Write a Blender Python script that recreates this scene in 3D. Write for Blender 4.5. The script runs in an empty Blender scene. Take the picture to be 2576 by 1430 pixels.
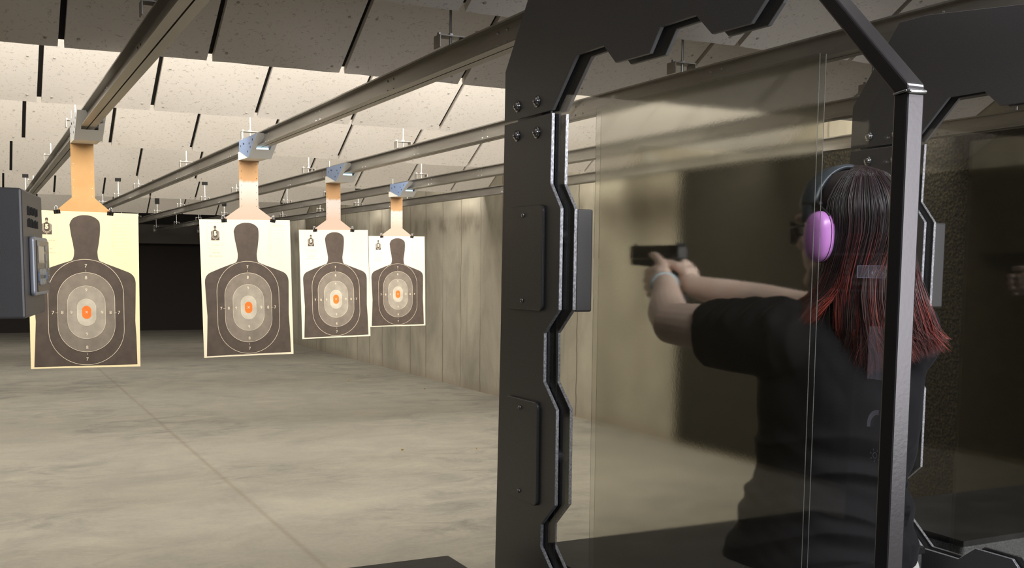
import bpy, bmesh, math, random
from mathutils import Vector, Matrix, noise
random.seed(7)
C = bpy.context.scene.collection
PI = math.pi
# ------------------------------------------------------------------ camera
YAW, PITCH, ROLL, FPX, CY = .4675, -.0958, .0095, 2664.2, 927.1
f = Vector((math.sin(YAW)*math.cos(PITCH), math.cos(YAW)*math.cos(PITCH), math.sin(PITCH)))
r = Vector((math.cos(YAW), -math.sin(YAW), 0)); u = r.cross(f)
R2 = r*math.cos(ROLL)+u*math.sin(ROLL); U2 = -r*math.sin(ROLL)+u*math.cos(ROLL)
cam = bpy.data.cameras.new('camera'); co = bpy.data.objects.new('camera', cam); C.objects.link(co)
co.matrix_world = Matrix(((R2.x, U2.x, -f.x, 0), (R2.y, U2.y, -f.y, 0), (R2.z, U2.z, -f.z, 1.6), (0, 0, 0, 1)))
cam.sensor_width = 36; cam.lens = FPX/2576*36; cam.shift_y = (CY-715)/2576
cam.clip_start = .05; cam.clip_end = 100
S = bpy.context.scene; S.camera = co
vs = S.view_settings; vs.view_transform = 'Standard'; vs.look = 'None'; vs.gamma = 1; vs.use_curve_mapping = False
vs.exposure = 0.0
S.cycles.max_bounces = 10; S.cycles.transmission_bounces = 8; S.cycles.transparent_max_bounces = 16
S.cycles.sample_clamp_indirect = 6
# ------------------------------------------------------------------ light
W = bpy.data.worlds.new('world'); S.world = W; W.use_nodes = True
W.node_tree.nodes['Background'].inputs[0].default_value = (.02, .02, .022, 1)
W.node_tree.nodes['Background'].inputs[1].default_value = 1.0
def area(name, loc, target, sx, sy, power, col, spread=180):
    l = bpy.data.lights.new(name, 'AREA'); l.shape = 'RECTANGLE'; l.size = sx; l.size_y = sy
    l.energy = power; l.color = col; l.spread = math.radians(spread)
    o = bpy.data.objects.new(name, l); C.objects.link(o); o.location = loc
    o.rotation_euler = (Vector(target)-Vector(loc)).to_track_quat('-Z', 'Y').to_euler()
    return o
WARM = (1, .945, .855)
EDGE = [2.35, 3.53, 4.92, 6.66, 8.88, 12.1, 15.5, 20.2]      # far-bottom edges of the overhead baffles
for k, pw in ((2, 240), (3, 225), (4, 220), (5, 215), (6, 190), (7, 110)):
    area('range_light', (1.2, EDGE[k]+.12, 2.93), (1.2, EDGE[k]+1.4, 2.93-1.15), 8.6, .62, pw, WARM)
area('rear_soft_light', (4.2, -2.7, 1.72), (3.4, 2, 1.5), 2.8, 2.3, 155, (.95, .95, 1))  # added unseen soft source behind right, for bright rear-facing steel
area('booth_lamp_and_fill', (.2, -.6, 2.75), (1.1, 2.4, 1.6), 1.2, .4, 3, (.97, .96, 1))  # added weak fill over the camera lane, lifting the near divider
area('booth_lamp_and_fill', (1.7, .35, 2.62), (1.6, 1.2, 0), 2.0, .3, 55, (.92, .95, 1))
# ------------------------------------------------------------------ helpers
def obj(name, bm, mats, parent=None, smooth=False, loc=None, bevel=0, kind=None):
    me = bpy.data.meshes.new(name); bm.normal_update(); bm.to_mesh(me); bm.free()
    if not isinstance(mats, (list, tuple)): mats = [mats]
    for m in mats: me.materials.append(m)
    o = bpy.data.objects.new(name, me); C.objects.link(o)
    if smooth:
        for p in me.polygons: p.use_smooth = True
    if parent: o.parent = parent
    if loc: o.location = loc
    if bevel:
        b = o.modifiers.new('bevel', 'BEVEL'); b.width = bevel; b.segments = 2; b.limit_method = 'ANGLE'; b.angle_limit = .6
        b.harden_normals = False
    if kind: o['kind'] = kind
    return o
def thing(name, label, cat, loc=(0, 0, 0), group=None):
    o = bpy.data.objects.new(name, None); C.objects.link(o); o.location = loc; o.empty_display_size = .1
    o['label'] = label; o['category'] = cat
    if group: o['group'] = group
    return o
def tag(o, label, cat, group=None):
    o['label'] = label; o['category'] = cat
    if group: o['group'] = group
    return o
def dup(root, loc, label, group=None):
    q = root.copy(); C.objects.link(q); q.location = loc; q['label'] = label
    if group: q['group'] = group
    for ch in list(root.children):
        c = ch.copy(); C.objects.link(c); c.parent = q
        for g in ch.children:
            d = g.copy(); C.objects.link(d); d.parent = c
    return q
def NB(): return bmesh.new()
def box(bm, a, b, mi=0, M=None):
    vs_ = [bm.verts.new(Vector((x, y, z)) if M is None else M @ Vector((x, y, z))) for x in (a[0], b[0]) for y in (a[1], b[1]) for z in (a[2], b[2])]
    for q in ((0, 1, 3, 2), (4, 6, 7, 5), (0, 4, 5, 1), (2, 3, 7, 6), (0, 2, 6, 4), (1, 5, 7, 3)):
        fc = bm.faces.new([vs_[i] for i in q]); fc.material_index = mi
    return vs_
def prism(bm, poly, fn, d0, d1, mi=0):
    """extrude a 2-D polygon; fn(p, d) -> 3-D"""
    a = [bm.verts.new(fn(p, d0)) for p in poly]; b = [bm.verts.new(fn(p, d1)) for p in poly]
    n = len(poly)
    f1 = bm.faces.new(a[::-1]); f2 = bm.faces.new(b); fs = [f1, f2]
    for i in range(n): fs.append(bm.faces.new((a[i], a[(i+1) % n], b[(i+1) % n], b[i])))
    for x in fs: x.material_index = mi
    bmesh.ops.recalc_face_normals(bm, faces=fs)
    return fs
def yz(p, d): return Vector((d, p[0], p[1]))
def xz(p, d): return Vector((p[0], d, p[1]))
def xy(p, d): return Vector((p[0], p[1], d))
def tube(bm, pts, rads, n=12, mi=0, caps=True, flat=None):
    """round tube through points, hemispherical ends if caps"""
    pts = [Vector(p) for p in pts]
    if not isinstance(rads, (list, tuple)): rads = [rads]*len(pts)
    P, Rr = [], []
    if caps:
        d0 = (pts[0]-pts[1]).normalized(); d1 = (pts[-1]-pts[-2]).normalized()
        for a in (85, 55, 25):
            P.append(pts[0]+d0*rads[0]*math.sin(math.radians(a))); Rr.append(rads[0]*math.cos(math.radians(a)))
        P += pts; Rr += list(rads)
        for a in (25, 55, 85):
            P.append(pts[-1]+d1*rads[-1]*math.sin(math.radians(a))); Rr.append(rads[-1]*math.cos(math.radians(a)))
    else: P, Rr = pts, list(rads)
    rings = []; t0 = (P[1]-P[0]).normalized()
    up = Vector((0, 0, 1)) if abs(t0.z) < .9 else Vector((0, 1, 0))
    nx = t0.cross(up).normalized()
    for i, p in enumerate(P):
        t = (P[min(i+1, len(P)-1)]-P[max(i-1, 0)]).normalized()
        nx = (nx-t*nx.dot(t)).normalized(); ny = t.cross(nx)
        rings.append([bm.verts.new(p+(nx*math.cos(2*PI*k/n)+ny*math.sin(2*PI*k/n))*Rr[i]) for k in range(n)])
    for a, b in zip(rings, rings[1:]):
        for k in range(n):
            bm.faces.new((a[k], a[(k+1) % n], b[(k+1) % n], b[k])).material_index = mi
    bm.faces.new(rings[0][::-1]).material_index = mi; bm.faces.new(rings[-1]).material_index = mi
def cyl(bm, p0, p1, rad, n=12, mi=0): tube(bm, [p0, p1], rad, n, mi, caps=False)
def loft(bm, secs, n=28, mi=0):
    """secs: (center, axisA, axisB, ra, rb[, power])"""
    rings = []
    for s in secs:
        c, A, B, ra, rb = s[:5]; pw = s[5] if len(s) > 5 else 1.0
        ring = []
        for k in range(n):
            t = 2*PI*k/n; cc, ss = math.cos(t), math.sin(t)
            cc = math.copysign(abs(cc)**pw, cc); ss = math.copysign(abs(ss)**pw, ss)
            ring.append(bm.verts.new(Vector(c)+Vector(A)*ra*cc+Vector(B)*rb*ss))
        rings.append(ring)
    for a, b in zip(rings, rings[1:]):
        for k in range(n): bm.faces.new((a[k], a[(k+1) % n], b[(k+1) % n], b[k])).material_index = mi
    bm.faces.new(rings[0][::-1]).material_index = mi; bm.faces.new(rings[-1]).material_index = mi
def ell(bm, c, rad, M=None, mi=0, seg=20):
    T = Matrix.Translation(Vector(c)) @ (M.to_4x4() if M else Matrix.Identity(4)) @ Matrix.Diagonal((rad[0], rad[1], rad[2], 1))
    q = bmesh.ops.create_uvsphere(bm, u_segments=seg, v_segments=max(8, seg//2+2), radius=1, matrix=T)
    for v in q['verts']:
        for fc in v.link_faces: fc.material_index = mi
    return q['verts']
def dome(bm, c, axis, rad, h, mi=0, n=16):
    axis = Vector(axis).normalized(); c = Vector(c)
    tube(bm, [c]+[c+axis*h*math.sin(math.radians(a)) for a in (12, 30, 50, 70, 86)], [rad]+[rad*math.cos(math.radians(a)) for a in (12, 30, 50, 70, 86)], n, mi, caps=False)
def rrect(cx, cy, w, h, rad, n=5):
    out = []
    for sx, sy, a0 in ((1, 1, 0), (-1, 1, 90), (-1, -1, 180), (1, -1, 270)):
        for k in range(n+1):
            a = math.radians(a0+90*k/n); out.append((cx+sx*(w/2-rad)+rad*math.cos(a), cy+sy*(h/2-rad)+rad*math.sin(a)))
    return out
# ------------------------------------------------------------------ materials
def mat(name, col, rough=.6, metal=0, spec=.5):
    m = bpy.data.materials.new(name); m.use_nodes = True; b = m.node_tree.nodes['Principled BSDF']
    b.inputs['Base Color'].default_value = (*col, 1); b.inputs['Roughness'].default_value = rough
    b.inputs['Metallic'].default_value = metal; b.inputs['Specular IOR Level'].default_value = spec
    return m
class G:
    def __init__(s, m): s.m = m; s.t = m.node_tree; s.n = s.t.nodes; s.b = s.n['Principled BSDF']; s.tc = s.n.new('ShaderNodeTexCoord')
    def link(s, a, b): s.t.links.new(a, b)
    def mapping(s, scale, src='Object', rot=(0, 0, 0)):
        mp = s.n.new('ShaderNodeMapping'); mp.inputs['Scale'].default_value = scale; mp.inputs['Rotation'].default_value = rot
        s.link(s.tc.outputs[src], mp.inputs[0]); return mp.outputs[0]
    def noise(s, vec, sc, det=4, rough=.5, dist=0):
        q = s.n.new('ShaderNodeTexNoise'); q.inputs['Scale'].default_value = sc; q.inputs['Detail'].default_value = det
        q.inputs['Roughness'].default_value = rough; q.inputs['Distortion'].default_value = dist
        s.link(vec, q.inputs['Vector']); return q.outputs[0]
    def voro(s, vec, sc, feat='F1'):
        q = s.n.new('ShaderNodeTexVoronoi'); q.inputs['Scale'].default_value = sc; q.feature = feat
        s.link(vec, q.inputs['Vector']); return q.outputs['Distance']
    def ramp(s, src, stops):
        q = s.n.new('ShaderNodeValToRGB'); e = q.color_ramp.elements
        while len(e) < len(stops): e.new(.5)
        for el, (p, c) in zip(e, stops): el.position = p; el.color = (*c, 1) if len(c) == 3 else c
        s.link(src, q.inputs[0]); return q.outputs[0]
    def g(s, src, a, b): return s.ramp(src, [(a, (0, 0, 0)), (b, (1, 1, 1))])
    def mix(s, fac, a, b, mode='MIX'):
        q = s.n.new('ShaderNodeMix'); q.data_type = 'RGBA'; q.blend_type = mode
        for val, i in ((fac, 0), (a, 6), (b, 7)):
            if isinstance(val, (int, float)): q.inputs[i].default_value = val
            elif isinstance(val, tuple): q.inputs[i].default_value = (*val, 1)
            else: s.link(val, q.inputs[i])
        return q.outputs[2]
    def math(s, op, a, b=0.0, c=None):
        q = s.n.new('ShaderNodeMath'); q.operation = op
        for val, i in ((a, 0), (b, 1), (c, 2)):
            if val is None: continue
            if isinstance(val, (int, float)): q.inputs[i].default_value = val
            else: s.link(val, q.inputs[i])
        return q.outputs[0]
    def sep(s, src='Object'):
        q = s.n.new('ShaderNodeSeparateXYZ'); s.link(s.tc.outputs[src], q.inputs[0]); return q.outputs
    def col(s, x): s.link(x, s.b.inputs['Base Color'])
    def rough(s, x): s.link(x, s.b.inputs['Roughness'])
    def bump(s, h, st=.3, dist=.01):
        q = s.n.new('ShaderNodeBump'); q.inputs['Strength'].default_value = st; q.inputs['Distance'].default_value = dist
        s.link(h, q.inputs['Height']); s.link(q.outputs[0], s.b.inputs['Normal'])
# floor concrete
m_floor = mat('concrete_floor', (.4, .35, .25), .55); g = G(m_floor)
n1 = g.noise(g.mapping((1.0, 1.15, 1)), 1.6, 9, .66, .9); n2 = g.noise(g.mapping((1.0, 1.5, 1)), 2.1, 9, .70, .7); n3 = g.noise(g.mapping((1, 1, 1)), 30, 4, .7)
c1 = g.ramp(n1, [(.25, (.195, .184, .158)), (.5, (.252, .235, .196)), (.75, (.312, .288, .230))])
n4 = g.noise(g.mapping((.5, .6, 1)), .9, 3, .5, .3); c2 = g.mix(g.math('MULTIPLY', g.math('MULTIPLY', g.g(n2, .46, .66), g.g(n4, .44, .58)), .9), c1, (.125, .118, .106)); c3 = g.mix(.16, c2, g.ramp(n3, [(.3, (.17, .16, .135)), (.7, (.40, .37, .31))]))
X = g.sep()[0]; jd = g.math('ABSOLUTE', g.math('ADD', g.math('ADD', X, -1.6), g.math('MULTIPLY', g.math('SUBTRACT', n3, .5), .012)))
jw = g.math('SUBTRACT', 1.0, g.g(jd, .004, .026)); c4 = g.mix(g.math('MULTIPLY', jw, .36), c3, (.15, .12, .08))
Yf = g.sep()[1]; jy = g.math('ABSOLUTE', g.math('ADD', Yf, -8.42)); c4 = g.mix(g.math('MULTIPLY', g.math('LESS_THAN', jy, .008), .22), c4, (.16, .13, .09)); g.col(c4)
g.bump(n3, .12); g.rough(g.ramp(n2, [(.3, (.42,)*3), (.7, (.62,)*3)]))
# wall concrete, board-formed, joints every .61 m
m_wall = mat('cast_concrete', (.42, .37, .27), .8); g = G(m_wall)
n1 = g.noise(g.mapping((1, .9, .5)), 1.5, 6, .6, .4); n2 = g.noise(g.mapping((1, 5, .35)), 2.2, 5, .65, .3); n3 = g.noise(g.mapping((1, 1, 1)), 40, 3, .7)
c1 = g.ramp(n1, [(.3, (.22, .20, .155)), (.5, (.33, .30, .235)), (.72, (.42, .38, .295))])
c2 = g.mix(g.g(n2, .60, .85), c1, (.17, .15, .115))
Y = g.sep()[1]; Z = g.sep()[2]
jit = g.math('MULTIPLY', g.math('SUBTRACT', g.noise(g.mapping((1, 1, 1.5)), 3, 2), .5), .05)
fr = g.math('ABSOLUTE', g.math('SUBTRACT', g.math('FRACT', g.math('DIVIDE', g.math('ADD', Y, jit), .61)), .5))
jl = g.math('MULTIPLY', g.g(fr, .47, .5), g.ramp(g.noise(g.mapping((1, 1.7, .5)), 1.3, 3), [(.30, (.25,)*3), (.55, (1,)*3)]))
c3 = g.mix(jl, c2, (.13, .10, .07))
band = g.math('MULTIPLY', g.math('MULTIPLY', g.g(g.math('DIVIDE', Z, 3), .60, .70), g.math('SUBTRACT', 1.0, g.g(g.math('DIVIDE', Z, 3), .74, .80))), g.g(n1, .42, .6))  # rail shadow and staining painted into the concrete as a dark band
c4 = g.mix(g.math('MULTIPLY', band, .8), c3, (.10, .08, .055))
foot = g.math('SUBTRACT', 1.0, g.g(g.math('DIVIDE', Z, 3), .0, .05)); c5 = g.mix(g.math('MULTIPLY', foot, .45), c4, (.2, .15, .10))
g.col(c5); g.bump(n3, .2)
# mineral-fibre board
m_board = mat('fissured_board', (.74, .69, .62), .9); g = G(m_board)
wn = g.noise(g.mapping((.75, 1, 1)), 40, 2, .45, .4); wl = g.math('LESS_THAN', g.math('ABSOLUTE', g.math('SUBTRACT', wn, .5)), .016)
wm = g.math('GREATER_THAN', g.noise(g.mapping((1, 1, 1.01)), 47, 1, .4), .555); holes = g.math('MULTIPLY', wl, wm)
v2 = g.voro(g.mapping((1, 1, 1)), 95); pin = g.math('SUBTRACT', 1.0, g.g(v2, .10, .2))
hh = g.math('MAXIMUM', g.math('MULTIPLY', holes, .42), g.math('MULTIPLY', pin, .2))
n1 = g.noise(g.mapping((1, 1, 1)), 1.2, 4)
g.col(g.mix(hh, g.ramp(n1, [(.3, (.72, .67, .61)), (.7, (.79, .74, .68))]), (.2, .17, .15))); g.bump(hh, .2, .003)
m_dark = mat('black_void', (.012, .011, .010), .9)
m_screw = mat('zinc_screw', (.42, .39, .34), .5, .2)
m_steel = mat('mill_steel', (.33, .31, .285), .42, .75); g = G(m_steel)
n1 = g.noise(g.mapping((6, .5, 6)), 3, 5, .6); g.col(g.ramp(n1, [(.3, (.25, .235, .215)), (.7, (.42, .40, .365))])); g.rough(g.ramp(n1, [(.3, (.34,)*3), (.7, (.52,)*3)]))
m_zinc = mat('zinc_plate', (.62, .62, .60), .35, .9)
m_chrome = mat('stainless', (.55, .55, .56), .22, 1)
m_powder = mat('black_powder_coat', (.05, .05, .052), .42, .7); g = G(m_powder)
n1 = g.noise(g.mapping((1, 1, 1)), 600, 2, .6); g.bump(n1, .22, .0007); g.col(g.ramp(n1, [(.35, (.135, .135, .14)), (.65, (.195, .193, .20))]))
m_edge = mat('cut_plate_edge', (.36, .36, .39), .42, .55); g = G(m_edge)
n1 = g.noise(g.mapping((260, 260, 190)), 1, 1, .5); g.col(g.ramp(n1, [(.4, (.34, .34, .37)), (.62, (.62, .62, .66))])); g.bump(n1, .25, .0008)
m_edge_dark = mat('painted_plate_edge', (.20, .20, .21), .45, .5)
m_rubber = mat('black_rubber', (.012, .012, .014), .5)
m_tube = mat('satin_black_tube', (.078, .073, .075), .28, .75); g = G(m_tube)
n1 = g.noise(g.mapping((1, 1, 1)), 160, 2, .5); g.bump(n1, .12, .001)
m_card = mat('kraft_card', (.62, .34, .13), .85); g = G(m_card); n1 = g.noise(g.mapping((1, 1, 1)), 9, 3); g.col(g.ramp(n1, [(.3, (.46, .26, .10)), (.7, (.53, .31, .13))]))
m_card2 = mat('shadow_painted_card', (.6, .4, .3), .8); g = G(m_card2); Zg = g.sep()[2]
n1 = g.noise(g.mapping((12, 12, 4)), 2, 3); zz = g.math('ADD', Zg, g.math('MULTIPLY', n1, .05))
g.col(g.ramp(g.math('ADD', zz, .5), [(.0, (.46, .31, .23)), (.62, (.46, .33, .26)), (.765, (.52, .46, .43)), (.785, (.42, .24, .11)), (1, (.42, .24, .11))]))  # brown top is trolley shadow painted into the card, lit pale below
m_paper = mat('cream_paper', (.74, .665, .50), .8); m_paper.node_tree.nodes['Principled BSDF'].inputs['Specular IOR Level'].default_value = .2
m_paper_y = mat('yellow_paper', (.77, .66, .40), .8)
def ink(n, c):
    m = mat(n, c, .75, spec=.25); g = G(m); q = g.noise(g.mapping((1, 1, 1)), 14, 4, .6); lo = tuple(x*.9 for x in c); hi = tuple(min(1, x*1.13) for x in c)
    g.col(g.ramp(q, [(.35, lo), (.65, hi)])); return m
i_blk = ink('ink_black', (.074, .056, .045)); i_r8 = ink('ink_grey_eight', (.185, .155, .125)); i_r9 = ink('ink_grey_nine', (.30, .265, .215)); i_r10 = ink('ink_grey_ten', (.44, .40, .325))
i_org = ink('ink_orange', (.95, .16, .025)); i_line = ink('ink_cream_line', (.62, .54, .41)); i_faint = ink('ink_faint_orange', (.80, .58, .36)); i_txt = ink('ink_small_print', (.52, .42, .28))
# glass
def clear_glass():
    m = bpy.data.materials.new('clear_polycarbonate'); m.use_nodes = True; t = m.node_tree; t.nodes.clear()
    o = t.nodes.new('ShaderNodeOutputMaterial'); mx = t.nodes.new('ShaderNodeMixShader'); tr = t.nodes.new('ShaderNodeBsdfTransparent'); gl = t.nodes.new('ShaderNodeBsdfGlossy')
    lw = t.nodes.new('ShaderNodeLayerWeight'); lw.inputs[0].default_value = .5
    pw = t.nodes.new('ShaderNodeMath'); pw.operation = 'POWER'; pw.inputs[1].default_value = 5; t.links.new(lw.outputs['Facing'], pw.inputs[0])
    fr = t.nodes.new('ShaderNodeMath'); fr.operation = 'MULTIPLY_ADD'; fr.inputs[1].default_value = .95; fr.inputs[2].default_value = .04; t.links.new(pw.outputs[0], fr.inputs[0]); gl.inputs['Roughness'].default_value = .02; tr.inputs[0].default_value = (.955, .955, .94, 1)
    t.links.new(fr.outputs[0], mx.inputs[0]); t.links.new(tr.outputs[0], mx.inputs[1]); t.links.new(gl.outputs[0], mx.inputs[2]); t.links.new(mx.outputs[0], o.inputs[0]); return m
m_clear = clear_glass()
def hazed_glass():
    m = bpy.data.materials.new('hazed_ballistic_glass'); m.use_nodes = True; t = m.node_tree; t.nodes.clear()
    o = t.nodes.new('ShaderNodeOutputMaterial'); mx = t.nodes.new('ShaderNodeMixShader'); rf = t.nodes.new('ShaderNodeBsdfRefraction'); gl = t.nodes.new('ShaderNodeBsdfGlossy')
    rf.inputs['Color'].default_value = (.935, .935, .92, 1); rf.inputs['Roughness'].default_value = .056; rf.inputs['IOR'].default_value = 1.45; gl.inputs['Roughness'].default_value = .05; mx.inputs[0].default_value = .035
    tc_ = t.nodes.new('ShaderNodeTexCoord'); nz = t.nodes.new('ShaderNodeTexNoise'); nz.inputs['Scale'].default_value = 140; bp = t.nodes.new('ShaderNodeBump'); bp.inputs['Strength'].default_value = .02; bp.inputs['Distance'].default_value = .001
    t.links.new(tc_.outputs['Object'], nz.inputs['Vector']); t.links.new(nz.outputs[0], bp.inputs['Height']); t.links.new(bp.outputs[0], rf.inputs['Normal'])
    t.links.new(rf.outputs[0], mx.inputs[1]); t.links.new(gl.outputs[0], mx.inputs[2]); t.links.new(mx.outputs[0], o.inputs[0]); return m
m_frost = hazed_glass()
m_pane_edge = bpy.data.materials.new('pane_edge'); m_pane_edge.use_nodes = True; b = m_pane_edge.node_tree.nodes['Principled BSDF']; b.inputs['Base Color'].default_value = (.5, .5, .45, 1); b.inputs['Alpha'].default_value = .22; b.inputs['Roughness'].default_value = .3
def overlay(n, a, c):
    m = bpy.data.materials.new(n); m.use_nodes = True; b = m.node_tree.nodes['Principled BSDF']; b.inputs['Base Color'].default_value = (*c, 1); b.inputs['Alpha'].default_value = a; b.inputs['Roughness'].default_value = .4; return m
m_overlay = overlay('thin_film', .13, (.75, .75, .9)); m_overlay_edge = overlay('thin_film_edge', .45, (.75, .75, .95))
m_counter = mat('counter_rubber', (.03, .029, .028), .55); g = G(m_counter); n1 = g.noise(g.mapping((1, 1, 1)), 7, 6, .65); g.col(g.ramp(n1, [(.35, (.022, .021, .021)), (.7, (.055, .053, .052))]))
m_apron = mat('speckled_grey_metal', (.23, .23, .235), .45, .4); g = G(m_apron); n1 = g.noise(g.mapping((1, 1, 1)), 330, 2, .6); g.col(g.ramp(n1, [(.35, (.13, .13, .14)), (.65, (.34, .34, .35))]))
m_foam = mat('crumb_rubber_wall', (.05, .042, .02), .95); g = G(m_foam); n1 = g.voro(g.mapping((1, 1, 1)), 42); n2 = g.noise(g.mapping((1, 1, 1)), 60, 3, .7)
g.col(g.mix(g.g(n2, .45, .7), (.007, .0055, .003), (.040, .032, .012))); g.bump(n1, .8, .01)
m_trap = mat('trap_rubber', (.013, .010, .008), .95); m_lintel = mat('trap_lintel', (.055, .046, .040), .8)
# ------------------------------------------------------------------ the room
XL_, XR_, YB, YF, ZC = -3.4, 5.7, -2.9, 26.4, 3.4
def struct(name, a, b, m):
    bm = NB(); box(bm, a, b); return obj(name, bm, m, kind='structure')
struct('floor', (XL_-.2, YB-.2, -.1), (XR_+.2, YF+.2, 0), m_floor)
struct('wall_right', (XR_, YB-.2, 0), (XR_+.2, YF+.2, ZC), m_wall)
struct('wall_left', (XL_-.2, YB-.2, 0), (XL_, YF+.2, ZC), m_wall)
struct('trim_2', (XL_+.001, YB+.1, .05), (XL_+.045, 15, 2.47), m_foam)  # unseen rubber sheet, added and lengthened to darken reflections in the glass
struct('wall_front', (XL_, YF, 0), (XR_, YF+.2, ZC), m_trap)
struct('wall_rear', (XL_, YB-.2, 0), (XR_, YB, ZC), mat('rear_wall_paint', (.30, .29, .28), .8))
struct('ceiling', (XL_-.2, YB-.2, ZC), (XR_+.2, YF+.2, ZC+.1), mat('ceiling_deck', (.16, .15, .14), .85))
struct('trim_1', (XL_, YF-.35, 2.06), (XR_, YF-.001, 2.5), m_lintel)
bm = NB(); box(bm, (5.655, -2.8, .05), (5.699, 7.9, 2.47)); o = obj('rubber_wall_panel', bm, m_foam)
tag(o, 'dark olive speckled rubber sheet covering the near end of the right wall', 'wall panel')
# ------------------------------------------------------------------ overhead baffles
ANG = math.radians(30); L_B = 1.25
bdir = Vector((0, -math.cos(ANG), math.sin(ANG))); bnor = Vector((0, -math.sin(ANG), -math.cos(ANG)))   # up the slope; facing the shooters
wordy = ['over the shooting booths', 'unlit, just in front of the booths', 'in shade just before the lit boards begin', 'brightly lit, nearest of the lit rows',
         'second of the lit rows', 'third of the lit rows, behind the trolleys', 'fourth lit row with black rod notches', 'last row before the dark bullet trap']
def baffle(k):
    y0 = EDGE[k]
    t = thing('ceiling_baffle', 'sloping row of fissured boards overhead, '+wordy[k], 'ceiling baffle', (0, y0, 2.5), 'ceiling baffles across the range')
    Lb = 1.25
    def P(x, s, d): return Vector((x, 0, 0))+bdir*s+bnor*d
    bm = NB(); vv = []
    prism(bm, [(XL_+.01, .012), (XR_-.01, .012), (XR_-.01, Lb), (XL_+.01, Lb)], lambda p, d: P(p[0], p[1], d), -.03, -.055)
    obj('backing_plate', bm, m_dark, t)
    xs = [.35+.61*i for i in range(-7, 10)]; xs = [x for x in xs if XL_+.05 < x < XR_-.05]; xs = [XL_+.011]+xs+[XR_-.011]
    gap = .013
    for a, b_ in zip(xs, xs[1:]):
        bm = NB(); n = 8; lo, hi = a+(gap if a > XL_+.05 else 0), b_-(gap if b_ < XR_-.05 else 0)
        # slightly ragged lower edge
        poly = [(lo+(hi-lo)*i/n, random.uniform(-.003, .002)) for i in range(n+1)]+[(hi, Lb), (lo, Lb)]
        prism(bm, poly, lambda p, d: P(p[0], p[1], d), 0, -.028)
        for sx in (lo+.05, hi-.05):
            for s in (.05, .38, .75): dome(bm, P(sx+random.uniform(-.006, .006), s+random.uniform(-.01, .01), 0), bnor, .0075, .0035, 1, 8)
        if k in (5, 6):        # notch where a hanger rod comes through
            pass
        obj('fissured_board', bm, [m_board, m_screw], t)
    return t
for k in range(len(EDGE)): baffle(k)
RX = [.56, 1.60, 2.645, 3.71, 4.69]
lane = ['over the left target', 'over the second target', 'over the third target', 'over the fourth target', 'nearest the right wall']
# ------------------------------------------------------------------ target carrier rails
def rail(i):
    x = RX[i]
    t = thing('carrier_rail', 'grey steel target rail hung '+lane[i], 'rail', (x, 0, 2.32), 'target carrier rails')
    for s in (-1, 1):
        bm = NB()
        prof = [(.003, 0), (.039, 0), (.039, .0045), (.037, .0045), (.037, .003), (.006, .003), (.006, .077), (.037, .077), (.037, .074), (.039, .074), (.039, .080), (.003, .080)]
        prism(bm, [(s*p[0], p[1]) for p in prof], lambda p, d: Vector((p[0], d, p[1])), .35, 25.7)
        for k in range(23):
            y = .9+k*1.07+(.21*i) % .8
            for dy in (-.035, .035):
                for z in (.018, .060): dome(bm, (s*.006, y+dy, z), (s, 0, 0), .0055, .005, 1, 8)
        obj('channel', bm, [m_steel, m_zinc], t)
    bm = NB(); box(bm, (-.038, 25.62, -.004), (.038, 25.7, .084)); obj('end_stop', bm, m_steel, t)
for i in range(5): rail(i)
HY = [3.70, 6.93, 9.25, 12.15, 14.0, 15.8, 18.0, 20.27, 22.7, 25.45]
rowy = ['in the first row', 'beside the near targets', 'behind the near targets', 'in the fourth row', 'with a square black cap', 'in the sixth row', 'with a tall black cap', 'in the row before last', 'in the last row', 'at the bullet trap']
def hanger(i, j):
    y = HY[j]; top = ZC
    for e in EDGE:
        if e-1.08 < y < e: top = min(top, 2.5+(e-y)*math.tan(ANG)-.002)
    if j in (4, 6): top = 2.66
    t = thing('rail_hanger', 'zinc rod and clamp on the rail '+lane[i]+', '+rowy[j], 'hanger', (RX[i], y, 2.40), 'rail hangers')
    bm = NB(); cyl(bm, (0, 0, .0), (0, 0, top-2.40), .0055, 8); obj('rod', bm, m_zinc, t)
    bm = NB()
    prism(bm, [(-.055, .046), (.05, .046), (.05, .0), (.046, 0), (.046, .042), (-.051, .042), (-.051, 0), (-.055, 0)], lambda p, d: Vector((p[0], d, p[1])), -.03, .03)
    obj('clamp', bm, m_steel, t)
    bm = NB()
    cyl(bm, (0, 0, .046), (0, 0, .056), .012, 6); obj('nut', bm, m_zinc, t)
    bm = NB(); cyl(bm, (-.046, 0, .046), (-.046, 0, .056), .008, 6); obj('nut', bm, m_zinc, t)
    if j in (4, 6):
        bm = NB(); box(bm, (-.033, -.02, .20 if j == 4 else .15), (.033, .02, ZC-2.4)); obj('strut', bm, m_dark, t)['label'] = 'black strut above the rod'
    return t
for i in range(5):
    for j in range(len(HY)): hanger(i, j)
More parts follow.
